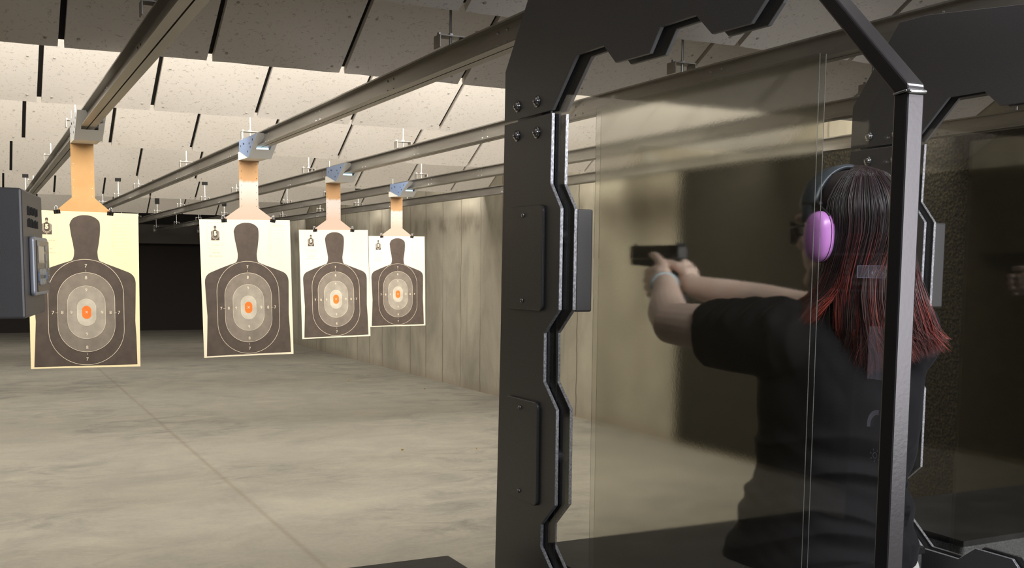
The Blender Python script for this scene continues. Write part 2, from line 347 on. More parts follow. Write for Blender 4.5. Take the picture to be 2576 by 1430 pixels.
# ------------------------------------------------------------------ trolleys
m_shield = mat('blue_grey_shield', (.19, .26, .42), .4, .2); m_galv = mat('galvanised_plate', (.60, .61, .62), .5, .1); m_white = mat('white_plate', (.72, .70, .63), .5)
m_slot_glow = bpy.data.materials.new('cold_glow'); m_slot_glow.use_nodes = True; b = m_slot_glow.node_tree.nodes['Principled BSDF']
b.inputs['Emission Color'].default_value = (.55, .85, 1, 1); b.inputs['Emission Strength'].default_value = 1.6; b.inputs['Base Color'].default_value = (.6, .8, .9, 1)  # emissive blue-white strip in the trolley slot
def trolley(x, y, label, glow, dz=0):
    t = thing('target_trolley', label, 'target trolley', (x, y, 2.258), 'target trolleys on the rails')   # y = board plane
    w = .072; sideM = m_shield if glow else m_galv
    for s in (-1, 1):
        bm = NB(); prism(bm, [(-.05, .128), (-.54, .126), (-.30, 0), (-.05, .062)], lambda p, d: Vector((s*(w+d), p[0], p[1])), -.003, 0)
        for (py, pz) in ((-.42, .10), (-.33, .085), (-.36, .06), (-.19, .095), (-.17, .099), (-.10, .09), (-.28, .04)):
            cyl(bm, (s*w, py, pz), (s*(w+.0012), py, pz), .0065, 8, 1)
        o_ = obj('side_plate', bm, [sideM, m_dark], t)
        if glow: o_['label'] = 'blue tinted side plate with screw holes'
    bm = NB()                                                                 # sloping front plate cut round the rail
    q = lambda p, d: Vector((p[0], -.30-.24*p[1]/.126+d, p[1]))
    prism(bm, [(-w, -.001), (-w, .127), (-.030, .127), (-.022, .118), (-.020, .104), (-.026, .088), (-.043, .068), (-.043, .046), (.043, .046), (.043, .074), (w, .080), (w, -.001)], q, -.003, 0)
    obj('front_plate', bm, m_galv, t, bevel=.001)
    bm = NB(); prism(bm, [(.0, .060), (-.05, .060), (-.285, .004), (-.05, .008), (0, .010)], lambda p, d: Vector((d, p[0], p[1])), -.068, .068)
    obj('clamp_box', bm, m_white, t)['label'] = 'off-white box gripping the card'
    for s in (-1, 1):
        bm = NB()
        for yy in (-.36, -.12): cyl(bm, (s*.045, yy, .09), (s*.068, yy, .09), .016, 14)
        obj('wheel', bm, m_rubber, t)
    bm = NB(); tube(bm, [(-.068, -.12, .100), (-.068, -.12, .175)], .003, 6); obj('antenna', bm, m_zinc, t)
    if glow:
        bm = NB(); box(bm, (-.038, -.375, .0475), (.038, -.360, .0590)); obj('glow_strip', bm, m_slot_glow, t)['label'] = 'small cold white glowing strip in the slot'
    return t
# ------------------------------------------------------------------ card, paper, clips
PW, PH = .586, .889
def card(x, y, m, label, flare=.31, zt=2.279, hole=True):
    t_top = zt; zn = 1.965; zb = 1.885
    bm = NB(); hw = .061
    poly = [(-hw, t_top-1.885), (-hw, zn-1.885), (-flare/2, .012), (-flare/2-.002, -.03), (flare/2+.002, -.03), (flare/2, .012), (hw, zn-1.885), (hw, t_top-1.885)]
    prism(bm, poly, lambda p, d: Vector((p[0], d, p[1])), -.0025, .0025)
    for i in range(7):
        for s in (-1, 1): cyl(bm, (s*.049+random.uniform(-.002, .002), -.0026, .36-.045*i), (s*.049, -.0032, .36-.045*i), .0024, 6, 1 if not (m is m_card) else 2)
    o_ = obj('card_hanger', bm, [m, m_dark, m_white], None, loc=(x, y, 1.885))
    tag(o_, label, 'card hanger', 'card hangers holding targets'); return o_
def stadium(hw, hh, n=24):
    out = []
    for k in range(n+1): a = PI*k/n; out.append((hw*math.cos(a), (hh-hw)+hw*math.sin(a)))
    for k in range(n+1): a = PI+PI*k/n; out.append((hw*math.cos(a), -(hh-hw)+hw*math.sin(a)))
    return out
def bez(p0, p1, p2, n=8): return [((1-t)**2*p0[0]+2*t*(1-t)*p1[0]+t*t*p2[0], (1-t)**2*p0[1]+2*t*(1-t)*p1[1]+t*t*p2[1]) for t in [i/n for i in range(n+1)]]
def silhouette():
    h = bez((.508, .021), (.60, .021), (.638, .060))+bez((.638, .060), (.650, .085), (.640, .15))+[(.630, .20), (.618, .245)]+bez((.617, .25), (.617, .300), (.635, .312), 6)+[(.70, .330), (.80, .355), (.90, .381)]+bez((.90, .381), (.966, .40), (.967, .455))+[(.962, .60), (.958, .70), (.966, .80), (.972, .985)]
    l = [(.030, .990), (.045, .80), (.052, .70), (.045, .60)]+bez((.037, .455), (.037, .40), (.105, .381))+[(.20, .355), (.30, .330), (.375, .313)]+bez((.378, .312), (.406, .300), (.406, .25), 6)+[(.395, .20), (.380, .15)]+bez((.368, .085), (.378, .060), (.395, .048))+bez((.40, .044), (.45, .021), (.508, .021))[:-1]
    return h+l
FONT = {}
def glyphs(txt, size, bold=0):
    key = (txt, size, bold)
    if key not in FONT:
        cu = bpy.data.curves.new('t', 'FONT'); cu.body = txt; cu.size = size; cu.align_x = 'CENTER'; cu.align_y = 'CENTER'; cu.offset = bold; cu.resolution_u = 3
        ob = bpy.data.objects.new('t', cu); C.objects.link(ob); dg = bpy.context.evaluated_depsgraph_get(); dg.update()
        me = bpy.data.meshes.new_from_object(ob.evaluated_get(dg)); FONT[key] = ([v.co.copy() for v in me.vertices], [list(p.vertices) for p in me.polygons])
        bpy.data.objects.remove(ob); bpy.data.curves.remove(cu); bpy.data.meshes.remove(me)
    return FONT[key]
def put_text(bm, txt, size, fn, mi, bold=0, sx=1):
    vs_, fs = glyphs(txt, size, bold); nv = [bm.verts.new(fn(v.x*sx, v.y)) for v in vs_]
    for q in fs:
        try: bm.faces.new([nv[i] for i in q]).material_index = mi
        except ValueError: pass
rnd = random.Random(3)
def paper(x, y, label, roll=0, sheet=None, warp=0.012, mirror=1, zt=1.887):
    """one printed sheet; materials: 0 paper 1 black 2..4 greys 5 orange 6 cream line 7 faint 8 small print"""
    bm = NB()
    bend = lambda X, Zc: warp*(math.sin((X/PW+.5)*PI)-.5)*(.25+.75*min(1, -Zc/PH))*mirror
    pos = lambda X, Zc, d: Vector((X, -d*.00045+bend(X, Zc)-.004, Zc))
    # sheet as a grid
    nx, nz = 16, 20
    for d, flip in ((0, 0), (-1, 1)):
        g_ = [[bm.verts.new(pos(-PW/2+PW*i/nx, -PH*j/nz, d)) for i in range(nx+1)] for j in range(nz+1)]
        for j in range(nz):
            for i in range(nx):
                q = (g_[j][i], g_[j+1][i], g_[j+1][i+1], g_[j][i+1]); bm.faces.new(q if not flip else q[::-1])
    U = lambda uu, vv: (PW*(uu-.5), -PH*vv)
    def fill(poly, d, mi):
        z0, z1 = min(p[1] for p in poly), max(p[1] for p in poly); nr = max(14, min(90, int((z1-z0)/.009))); e = (z1-z0)*.0004
        rows = []
        zs = [z0+e+(z1-z0-2*e)*(.5-.5*math.cos(PI*k/nr)) for k in range(nr+1)]
        zs = sorted(set(zs) | set(p[1] for p in poly if z0+e < p[1] < z1-e))
        for zz in zs:
            xs_ = []
            for a, b_ in zip(poly, poly[1:]+poly[:1]):
                if (a[1]-zz)*(b_[1]-zz) <= 0 and a[1] != b_[1]: xs_.append(a[0]+(b_[0]-a[0])*(zz-a[1])/(b_[1]-a[1]))
            lo, hi = min(xs_), max(xs_); nc = 10
            rows.append([bm.verts.new(pos(lo+(hi-lo)*i/nc, zz, d)) for i in range(nc+1)])
        for a, b_ in zip(rows, rows[1:]):
            for i in range(len(a)-1): bm.faces.new((a[i], a[i+1], b_[i+1], b_[i])).material_index = mi
    def ringline(cx, cz, hw, hh, wd, d, mi):
        a, b_ = stadium(hw+wd/2, hh+wd/2, 40), stadium(hw-wd/2, hh-wd/2, 40); n = len(a)
        A = [bm.verts.new(pos(cx+p[0], cz+p[1], d)) for p in a]; B = [bm.verts.new(pos(cx+p[0], cz+p[1], d)) for p in b_]
        for i in range(n):
            try: bm.faces.new((A[i], A[(i+1) % n], B[(i+1) % n], B[i])).material_index = mi
            except ValueError: pass
    def bar(x0, z0, x1, z1, d, mi):      # axis-aligned thin bar
        n = 6
        top = [bm.verts.new(pos(x0+(x1-x0)*i/n, z0, d)) for i in range(n+1)]; bot = [bm.verts.new(pos(x0+(x1-x0)*i/n, z1, d)) for i in range(n+1)]
        for i in range(n): bm.faces.new((top[i], bot[i], bot[i+1], top[i+1])).material_index = mi
    fill([U(*p) for p in silhouette()], 1, 1)
    cx, cz = U(.508, .6425)
    for hw, hh, mi, d in ((.1525, .227, 2, 2), (.101, .1515, 3, 3), (.05, .0766, 4, 4), (.0246, .0372, 5, 5)):
        fill([(cx+p[0], cz+p[1]) for p in stadium(hw, hh)], d, mi)
    ringline(cx, cz, .202, .302, .0024, 2, 6)
    ringline(cx, cz, .1525, .227, .0022, 5, 6); ringline(cx, cz, .101, .1515, .0018, 5, 6); ringline(cx, cz, .05, .0766, .0016, 5, 6)
    T = lambda s_, uu, vv, sz, mi=6, d=7, bold=.0004: put_text(bm, s_, sz, lambda a, b_: pos(U(uu, vv)[0]+a, U(uu, vv)[1]+b_, d), mi, bold)
    H_ = .0265
    for vv, c_ in ((.345, '7'), (.421, '8'), (.50, '9'), (.785, '9'), (.87, '8'), (.946, '7')): T(c_, .508, vv, H_)
    for uu, c_ in ((.205, '7'), (.288, '8'), (.369, '9'), (.65, '9'), (.727, '8'), (.805, '7')): T(c_, uu, .645, H_)
    T('X', .508, .6425, .021)
    for uu, vv, a, b_ in ((.508, .375, .0009, .006), (.508, .912, .0009, .006), (.240, .645, .007, .0009), (.772, .645, .007, .0009)):
        px, pz = U(uu, vv); bar(px-a, pz+b_, px+a, pz-b_, 7, 6)
    # small box with a miniature of the target and a 5
    def rect(u0, v0, u1, v1, w, mi):
        a, b_ = U(u0, v0), U(u1, v1)
        bar(a[0], a[1], b_[0], a[1]-w, 1, mi); bar(a[0], b_[1]+w, b_[0], b_[1], 1, mi); bar(a[0], a[1], a[0]+w, b_[1], 1, mi); bar(b_[0]-w, a[1], b_[0], b_[1], 1, mi)
    rect(.078, .022, .255, .18, .0012, 7)
    ox, oz = U(.1665, .043); s2 = .093
    fill([(ox+(p[0]-.508)*.056*1.0, oz-p[1]*s2*1.04) for p in silhouette()], 2, 1)
    mz = oz-.057
    for hw, hh in ((.0215, .034), (.0165, .028)): ringline(ox, mz+.004, hw, hh, .0016, 3, 6)
    put_text(bm, '5', .034, lambda a, b_: pos(ox+a, mz+.004+b_, 4), 0, .0022)
    bar(ox-.0012, oz-.088, ox+.0012, oz-.097, 3, 6); bar(ox-.001, oz-.014, ox+.001, oz-.022, 3, 6)
    # unreadable small print: rows of tiny word-like marks
    def greek(u0, u1, vv, h, mi, fill_=.8):
        xx = U(u0, vv)[0]; xe = U(u1, vv)[0]; zz = U(u0, vv)[1]
        while xx < xe:
            w = rnd.uniform(.004, .016)*h/.004
            if rnd.random() < fill_: bar(xx, zz+h/2*rnd.uniform(.7, 1), min(xe, xx+w), zz-h/2*rnd.uniform(.6, 1), 1, mi)
            xx += w+.0022
    greek(.09, .25, .189, .0032, 8); 
    for vv in (.201, .2125, .224): greek(.092, .17, vv, .0028, 7); bar(U(.18, vv)[0], U(.18, vv)[1]-.0012, U(.25, vv)[0], U(.18, vv)[1]-.0018, 1, 7)
    greek(.125, .215, .240, .0055, 8, 1); greek(.125, .245, .262, .0026, 8, .95); greek(.125, .24, .2665, .0026, 8, .9)
    greek(.100, .112, .264, .011, 8, 1)
    # score table
    u0, u1, um = .755, .925, .866; v0 = .030; dv = .0218
    bar(U(.780, v0)[0], U(0, v0)[1], U(u1, v0)[0], U(0, v0)[1]-.0009, 1, 7)
    for i in range(9):
        vv = v0+dv*(i+1)-.002*0; bar(U(.752, vv)[0], U(0, vv)[1], U(u1, vv)[0], U(0, vv)[1]-.0009, 1, 7)
    for uu, va in ((.752, v0+dv), (.780, v0), (um, v0), (u1, v0)):
        bar(U(uu, 0)[0]-.0005, U(0, va)[1], U(uu, 0)[0]+.0005, U(0, v0+dv*9)[1], 1, 7)
    greek(.795, .855, v0+dv*.5, .0042, 7); greek(.875, .915, v0+dv*.5, .0042, 7)
    for i in range(6): greek(.763, .770, v0+dv*(i+1.5), .0045, 7, 1)
    greek(.755, .779, v0+dv*7.5, .004, 7, 1); greek(.757, .777, v0+dv*8.5, .004, 7, 1)
    for i in (6, 7): greek(.893, .899, v0+dv*(i+.5), .0055, 7, 1)
    for vv, uu in ((.245, .80), (.259, .825), (.273, .83)): greek(.752, uu, vv, .0035, 7); bar(U(uu+.01, 0)[0], U(0, vv)[1]-.001, U(u1, 0)[0], U(0, vv)[1]-.0017, 1, 7)
    for vv in (.292, .308, .324, .340): greek(.862, .885, vv, .004, 7); bar(U(.89, 0)[0], U(0, vv)[1]-.001, U(u1, 0)[0], U(0, vv)[1]-.0017, 1, 7)
    o_ = obj('paper_target', bm, [sheet or m_paper, i_blk, i_r8, i_r9, i_r10, i_org, i_line, i_faint, i_txt], None, loc=(x, y-.004, zt))
    o_.rotation_euler.y = math.radians(roll)
    tag(o_, label, 'target', 'paper silhouette targets'); return o_
m_clip = mat('black_clip', (.015, .013, .012), .35, .4)
def clip(x, y, z, roll, label):
    t = thing('binder_clip', label, 'binder clip', (x, y, z), 'binder clips on the targets'); t.rotation_euler.y = math.radians(roll)
    bm = NB(); prism(bm, [(-.010, .005), (.010, .005), (.0025, -.020), (.0012, -.020), (.008, .004), (-.008, .004), (-.0012, -.020), (-.0025, -.020)], lambda p, d: Vector((d, p[0], p[1])), -.017, .017)
    obj('body', bm, m_clip, t)
    for s in (-1, 1):
        bm = NB(); pts = [(-.008, s*.004, -.016), (-.009, s*.010, .008), (-.0055, s*.012, .024), (0, s*.0125, .030), (.0055, s*.012, .024), (.009, s*.010, .008), (.008, s*.004, -.016)]
        tube(bm, pts, .0011, 6); obj('wire_handle', bm, m_chrome, t, smooth=True)
    return t
TX = [(.557, 6.52, 'first', 'leftmost, nearest', 0.55, m_paper_y, m_card, .275),
      (1.575, 7.0, 'second', 'second from the left', -.95, m_paper, m_card2, .31),
      (2.641, 8.52, 'third', 'third from the left', -1.2, m_paper, m_card2, .31),
      (3.722, 9.93, 'fourth', 'farthest, beside the concrete wall', -.6, m_paper, m_card2, .31)]
TL = ['grey trolley with an unlit slot carrying the nearest, leftmost target', 'blue sided trolley with glowing strip in its slot above the second target', 'blue sided trolley above the third target, upper of the two small ones', 'smallest blue sided trolley, above the farthest target']
KL = ['tan card hanger of the nearest, leftmost target', 'card hanger with trolley shadow painted brown on top and pale neck above the second target', 'card hanger above the third target from the left', 'smallest card hanger, above the farthest target']
PL = ['yellowish paper silhouette target, nearest, partly behind the control box', 'cream paper silhouette target, second from the left, hanging alone', 'cream paper silhouette target, third from the left, tilted', 'smallest paper silhouette target, farthest, in front of the concrete wall']
for i, (x, y, nm, ds, ro, pm, cm_, fl) in enumerate(TX):
    trolley(RX[i]+(.005 if i < 2 else -.002), y+.002, TL[i], i > 0)
    card(x+[0, .027, .0, .0][i]-.0, y, cm_, KL[i], fl)
    P_ = paper(x, y, PL[i], ro, pm, warp=[.010, .014, .012, .008][i])
    dx = fl/2+.004
    cxx = x+[0, .022, .0, .0][i]
    for s, wd in ((-1, 'left'), (1, 'right')):
        clip(cxx+s*dx, y-.004, 1.887-math.sin(math.radians(ro))*s*dx, (-9 if s < 0 else 8)+[0, 2, -3, 5][i], f'black binder clip at the {wd} of the {["nearest", "second", "third", "farthest"][i]} target top')
# ------------------------------------------------------------------ booth dividers
LX = -1.102                                                          # left-hand neighbour's offset
INNER_LO = [(1.985, 1.922), (1.988, 1.776), (1.943, 1.722), (1.945, 1.51), (2.008, 1.457), (2.008, 1.352), (1.950, 1.297), (1.950, 1.09), (2.012, 1.034), (2.012, .985), (1.90, .890)]
TEETH_LO = [(1.79, .890), (1.742, .928), (1.638, .928), (1.60, .890), (1.49, .890), (1.445, .928), (1.346, .928), (1.31, .895), (1.20, .895), (1.10, .83), (1.10, .10)]
LOW = [(2.235, .10), (2.240, .9), (2.222, 1.4), (2.209, 1.922)]+INNER_LO+TEETH_LO
UP = [(2.209, 1.928), (2.207, 2.04), (2.055, 2.235), (1.97, 2.237), (1.69, 2.205), (1.30, 2.20), (1.27, 2.17), (1.27, 2.06), (1.313, 2.009), (1.346, 1.981), (1.445, 1.983), (1.49, 2.022), (1.592, 2.023), (1.625, 1.983), (1.739, 1.985), (1.783, 2.024), (1.885, 2.024), (1.985, 1.928)]
def plate(bm, poly, x0, x1):
    fs = prism(bm, poly, yz, x0, x1)
    for q in fs[2:]: q.material_index = 1
    e = [e for q in fs[:2] for e in q.edges]
    bmesh.ops.bevel(bm, geom=list(set(e)), offset=.0008, segments=1, affect='EDGES', material=1)
def divider():
    """local x=0 is the left face (world 1.09); y,z in world units"""
    t = thing('booth_divider', 'nearest black steel booth divider with hazed glass between the camera and the shooter', 'booth divider', (1.09, 0, 0), 'shooting booth dividers')
    for x0, side in ((0, 'left'), (.034, 'right')):
        bm = NB(); plate(bm, UP, x0, x0+.008); obj('upper_plate', bm, [m_powder, m_edge_dark], t)
        bm = NB(); plate(bm, LOW, x0, x0+.008); obj('side_plate', bm, [m_powder, m_edge], t)
    def bolts(sx, x):
        for (y, z) in ((2.143, 1.955), (2.050, 1.954), (2.144, 1.891), (2.050, 1.888), (1.42, 2.09), (1.34, 2.12)):
            bm = NB(); tube(bm, [(x, y, z), (x+sx*.0025, y, z)], .0125, 18, caps=False); dome(bm, (x+sx*.0025, y, z), (sx, 0, 0), .0095, .0075, 0, 18)
            obj('bolt', bm, m_chrome, t, smooth=True)['label'] = 'polished domed bolt'
    bolts(-1, 0); bolts(1, .042)
    for (zt, zb, yo, yi) in ((1.733, 1.505, 2.180, 2.008), (1.304, 1.073, 2.178, 2.022)):
        bm = NB(); prism(bm, rrect((yo+yi)/2, (zt+zb)/2, yo-yi, zt-zb, .014), yz, -.0065, 0)
        o_ = obj('access_plate', bm, m_powder, t, bevel=.0015)
        for z in (zt-.020, zb+.020):
            b2 = NB(); dome(b2, (-.0065, (yo+yi)/2+.005, z), (-1, 0, 0), .0052, .0045, 0, 12); q = obj('screw', b2, m_chrome, o_, smooth=True)
    # glazing channel between the plates, spacers
    bm = NB()
    for a, b_ in (((.0082, 2.005, .12), (.013, 2.03, 2.03)), ((.029, 2.005, .12), (.0338, 2.03, 2.03)), ((.0082, 2.03, .12), (.0338, 2.045, 2.03))): box(bm, a, b_)
    obj('glazing_channel', bm, m_rubber, t)
    bm = NB(); box(bm, (.0084, 1.45, 2.06), (.0336, 2.04, 2.09)); box(bm, (.0084, 1.45, .80), (.0336, 2.0, .83)); obj('glazing_rail', bm, m_rubber, t)
    for z in (1.66, 1.60, 1.44, 1.16, 1.2):
        pass
    for (y, z) in ((2.09, 1.68), (2.09, 1.25), (2.13, 1.98), (2.13, .6), (1.985, 1.665), (1.985, 1.19)):
        bm = NB(); cyl(bm, (.008, y, z), (.034, y, z), .017, 20); obj('spacer', bm, m_rubber, t, smooth=False)
    # panes
    bm = NB(); prism(bm, [(1.052, .12), (2.028, .12), (2.028, 2.058), (1.28, 2.058), (1.052, 1.835)], yz, .0095, .0125); obj('clear_pane', bm, m_clear, t)['label'] = 'thin clear glass pane'
    for x0 in (.0145, .0262):
        bm = NB(); box(bm, (x0, 1.206, .835), (x0+.0013, 1.829, 1.913)); bm.normal_update()
        for fc in bm.faces: fc.material_index = 0 if abs(fc.normal.x) > .5 else 1
        obj('hazed_pane', bm, [m_frost, m_pane_edge], t)['label'] = 'hazy leaf of the ballistic glass sandwich'
    # rear tube frame
    a, b_, x0, x1 = 1.025, 1.049, 0, .0315
    bm = NB(); box(bm, (x0, a, .10), (x1, b_, 1.832)); obj('tube_post', bm, m_tube, t, bevel=.003)
    bm = NB(); prism(bm, [(1.049, 1.832), (1.025, 1.834), (1.026, 1.843), (1.36, 2.178), (1.388, 2.178)][:5], yz, x0-.0005, x1+.0005); obj('tube_brace', bm, m_tube, t, bevel=.003)
    bm = NB(); tube(bm, [(x0+.002, 1.023, 1.832), (x1-.002, 1.0235, 1.833)], .0032, 8); tube(bm, [(x0-.001, 1.027, 1.833), (x0-.001, 1.046, 1.831)], .002, 8); obj('weld_bead', bm, m_chrome, t, smooth=True)
    bm = NB(); box(bm, (-.03, 1.00, 0), (.07, 1.12, .012)); box(bm, (-.02, 1.02, .012), (.05, 2.24, .10)); obj('foot', bm, m_powder, t)
    return t
d1 = divider()
dup(d1, (2.145, 0, 0), 'black steel booth divider on the far side of the shooter, partly behind her')
dup(d1, (1.055+LX, 0, 0), 'black steel booth divider at the left carrying the lit control box')
# thin translucent shapes on the near pane of the first divider
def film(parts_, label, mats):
    bm = NB(); parts_(bm); o_ = obj('glass_overlay', bm, mats, d1); o_['label'] = label; return o_
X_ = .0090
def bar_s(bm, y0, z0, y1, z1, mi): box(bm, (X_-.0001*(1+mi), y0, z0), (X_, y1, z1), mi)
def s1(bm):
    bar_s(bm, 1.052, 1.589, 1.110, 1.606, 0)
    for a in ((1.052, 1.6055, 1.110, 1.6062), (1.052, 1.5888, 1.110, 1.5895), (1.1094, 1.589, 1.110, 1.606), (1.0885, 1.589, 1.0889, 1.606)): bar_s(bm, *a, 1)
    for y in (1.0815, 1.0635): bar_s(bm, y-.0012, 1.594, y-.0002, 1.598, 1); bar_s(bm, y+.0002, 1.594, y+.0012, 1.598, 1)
film(s1, 'clear sticker with a pale outline', [m_overlay, m_overlay_edge])
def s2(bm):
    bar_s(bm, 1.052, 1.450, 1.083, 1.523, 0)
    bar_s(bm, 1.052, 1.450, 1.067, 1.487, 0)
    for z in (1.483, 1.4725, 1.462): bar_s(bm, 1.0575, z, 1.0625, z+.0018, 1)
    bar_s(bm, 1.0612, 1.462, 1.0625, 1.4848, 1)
film(s2, 'clear rectangular sticker with a faint letter E', [m_overlay, m_overlay])
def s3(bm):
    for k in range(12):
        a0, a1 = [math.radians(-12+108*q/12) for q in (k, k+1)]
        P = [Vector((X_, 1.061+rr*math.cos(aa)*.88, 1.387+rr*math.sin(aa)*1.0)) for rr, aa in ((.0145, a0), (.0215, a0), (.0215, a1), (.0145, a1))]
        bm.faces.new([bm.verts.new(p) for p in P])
film(s3, 'pale quarter ring on the glass', [m_overlay_edge])
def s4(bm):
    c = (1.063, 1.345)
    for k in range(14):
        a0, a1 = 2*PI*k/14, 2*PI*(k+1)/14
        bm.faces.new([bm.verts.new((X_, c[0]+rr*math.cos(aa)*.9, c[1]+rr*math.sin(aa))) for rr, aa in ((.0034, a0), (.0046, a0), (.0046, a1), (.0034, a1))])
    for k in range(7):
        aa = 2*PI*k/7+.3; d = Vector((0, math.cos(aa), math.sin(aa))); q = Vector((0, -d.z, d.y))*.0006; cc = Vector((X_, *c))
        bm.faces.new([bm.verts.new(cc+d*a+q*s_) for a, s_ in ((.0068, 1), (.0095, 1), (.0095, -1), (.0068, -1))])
film(s4, 'small sun symbol on the glass', [m_overlay_edge])
m_box = mat('box_paint', (.098, .094, .096), .42, .35); g = G(m_box); n1 = g.noise(g.mapping((1, 1, 1)), 600, 2, .6); g.bump(n1, .2, .0006)
# ------------------------------------------------------------------ lane control boxes
m_bezel = mat('silver_bezel', (.40, .42, .46), .4, .5); m_panel = mat('brown_black_fascia', (.055, .042, .033), .3); m_screen = mat('lcd_screen', (.09, .10, .12), .1); m_btn = mat('grey_keys', (.38, .37, .36), .4)
m_btnb = mat('blue_keys', (.20, .25, .36), .4)
def control_box(x, label, back=0):
    """x = right face of the divider; wedge whose key face turns toward the shooter"""
    t = thing('control_box', label, 'control box', (x, 1.948, 1.505), 'lane control boxes')
    w0, w1, D, Hh = .041, .084, .252, .217
    bm = NB(); prism(bm, [(.0003-back, 0), (w0, 0), (w1, D), (.0003-back, D)], xy, 0, Hh); obj('housing', bm, m_box, t, bevel=.004)
    a = Vector((w1-w0, D, 0)).normalized(); nrm = Vector((a.y, -a.x, 0)); o0 = Vector((w0, 0, 0))
    F = lambda s, z, d: o0+a*s+nrm*d+Vector((0, 0, z))
    bm = NB(); prism(bm, rrect(.158, .088, .190, .103, .008), lambda p, d: F(p[0], p[1], d), .0003, .009); bz = obj('bezel', bm, m_bezel, t, bevel=.003)
    bm = NB(); prism(bm, rrect(.168, .088, .168, .090, .003), lambda p, d: F(p[0], p[1], d), .009, .0105); fa = obj('fascia', bm, m_panel, t)
    bm = NB(); box(bm, (0, 0, 0), (0, 0, 0)) if 0 else prism(bm, rrect(.135, .108, .080, .030, .002), lambda p, d: F(p[0], p[1], d), .0105, .0112); obj('screen', bm, m_screen, fa)['label'] = 'glossy blank screen'
    for row, z in ((0, .077), (1, .060)):
        for k in range(5):
            bm = NB(); prism(bm, rrect(.112+.016*k, z, .012, .0125, .005), lambda p, d: F(p[0], p[1], d), .0105, .0125); obj('key', bm, m_btn, fa)
    for s, z, w in ((.096, .068, .010), (.190, .070, .010), (.204, .070, .008)):
        bm = NB(); prism(bm, rrect(s, z, w, .017, .004), lambda p, d: F(p[0], p[1], d), .0105, .0125); obj('key', bm, m_btnb, fa)['label'] = 'blue key'
    for s, z, w, h in ((.200, .120, .012, .010), (.200, .103, .014, .014), (.200, .088, .012, .010), (.234, .082, .009, .005), (.234, .070, .009, .005), (.234, .058, .009, .005)):
        bm = NB(); prism(bm, rrect(s, z, w, h, .0022), lambda p, d: F(p[0], p[1], d), .0105, .012); obj('key', bm, m_btn, fa)
    bm = NB(); prism(bm, rrect(.103, .127, .026, .008, .001), lambda p, d: F(p[0], p[1], d), .0105, .0109); obj('badge', bm, m_bezel, fa)
    # two rows of cut-out louvre marks
    for row, (za, zb) in enumerate(((.174, .191), (.155, .171))):
        bm = NB()
        for k in range(7):
            s = .058+.0195*k; h0, h1 = (random.uniform(0, .004), 0) if row == 0 else (0, random.uniform(0, .003))
            prism(bm, [(s, za+h0), (s+.0155, za+h0), (s+.0155, zb-h1-.004*(k % 2)), (s+.008, zb-h1), (s, zb-h1-.003*((k+1) % 2))], lambda p, d: F(p[0], p[1], d), .0002, .0007)
        obj('louvre_row', bm, m_dark, t)
    return t
cb = control_box(1.09+LX+.0422, 'black control box with silver keypad at the left edge of the frame', .035)
control_box(1.1322, 'control box on the shooter side of the nearest booth divider')
control_box(2.1872, 'control box on the divider beyond the shooter, right of her hair')
# ------------------------------------------------------------------ counters
def counter(x0, x1, label):
    t = thing('booth_counter', label, 'counter', (x0, 0, 0), 'booth counters')
    w = x1-x0
    bm = NB(); prism(bm, rrect(w/2, 2.065, w, .43, .004), xy, .895, .910); obj('counter_top', bm, m_counter, t)
    bm = NB(); prism(bm, rrect(w/2, 2.065, w-.004, .425, .014), xy, .62, .8945); obj('apron', bm, m_apron, t, bevel=.004)['label'] = 'speckled grey metal apron'
    for x in (.05, w-.05):
        bm = NB(); box(bm, (x-.025, 2.1, 0), (x+.025, 2.15, .62)); obj('leg', bm, m_powder, t)
    return t
counter(.075, .984, 'black rubber topped counter of the camera lane at the bottom edge')
counter(1.20, 2.10, 'black topped counter in front of the shooter, seen through the glass')
counter(2.235, 3.15, 'black topped counter with grey apron right of the shooter')
# ------------------------------------------------------------------ brass on the floor
m_brass = mat('brass', (.75, .52, .18), .25, 1)
for i, (x, y, a, ds) in enumerate(((3.25, 8.54, 20, 'nearest of the two right of the floor joint'), (3.87, 8.33, 80, 'closest to the booth divider'), (4.57, 14.1, 130, 'out beyond the targets on the open floor'), (5.15, 12.72, 30, 'near the foot of the concrete wall'), (4.72, 6.11, 60, 'seen as an orange glint through the hazed glass'))):
    bm = NB(); A = math.radians(a); d = Vector((math.cos(A), math.sin(A), 0)); tube(bm, [Vector((0, 0, .0062))-d*.009, Vector((0, 0, .0062))+d*.009], .006, 10, caps=False)
    tag(obj('brass_casing', bm, m_brass, loc=(x, y, 0)), 'tiny brass casing on the floor, '+ds, 'casing', 'spent casings on the floor')
# ------------------------------------------------------------------ the shooter
m_skin = mat('skin', (.66, .43, .335), .5); g = G(m_skin); b = m_skin.node_tree.nodes['Principled BSDF']; b.inputs['Subsurface Weight'].default_value = .12; b.inputs['Subsurface Radius'].default_value = (.02, .008, .004); b.inputs['Subsurface Scale'].default_value = .3
n1 = g.noise(g.mapping((1, 1, 1)), 14, 4); g.col(g.ramp(n1, [(.3, (.74, .53, .44)), (.7, (.80, .61, .52))])); n2 = g.noise(g.mapping((1, 1, 1)), 240, 2); g.bump(n2, .08, .001)
m_shirt = mat('black_cotton', (.0085, .008, .009), .8, 0, .12); g = G(m_shirt); n1 = g.noise(g.mapping((1, 1, 1)), 500, 2); g.bump(n1, .15, .0008)
b = m_shirt.node_tree.nodes['Principled BSDF']; b.inputs['Sheen Weight'].default_value = .03; b.inputs['Sheen Roughness'].default_value = .4
m_trouser = mat('pale_grey_trousers', (.42, .40, .37), .85)
m_shoe = mat('shoe_leather', (.05, .045, .04), .6)
RV, FV = Vector((.912, -.409, 0)), Vector((.409, .912, 0)); UP_ = Vector((0, 0, 1))
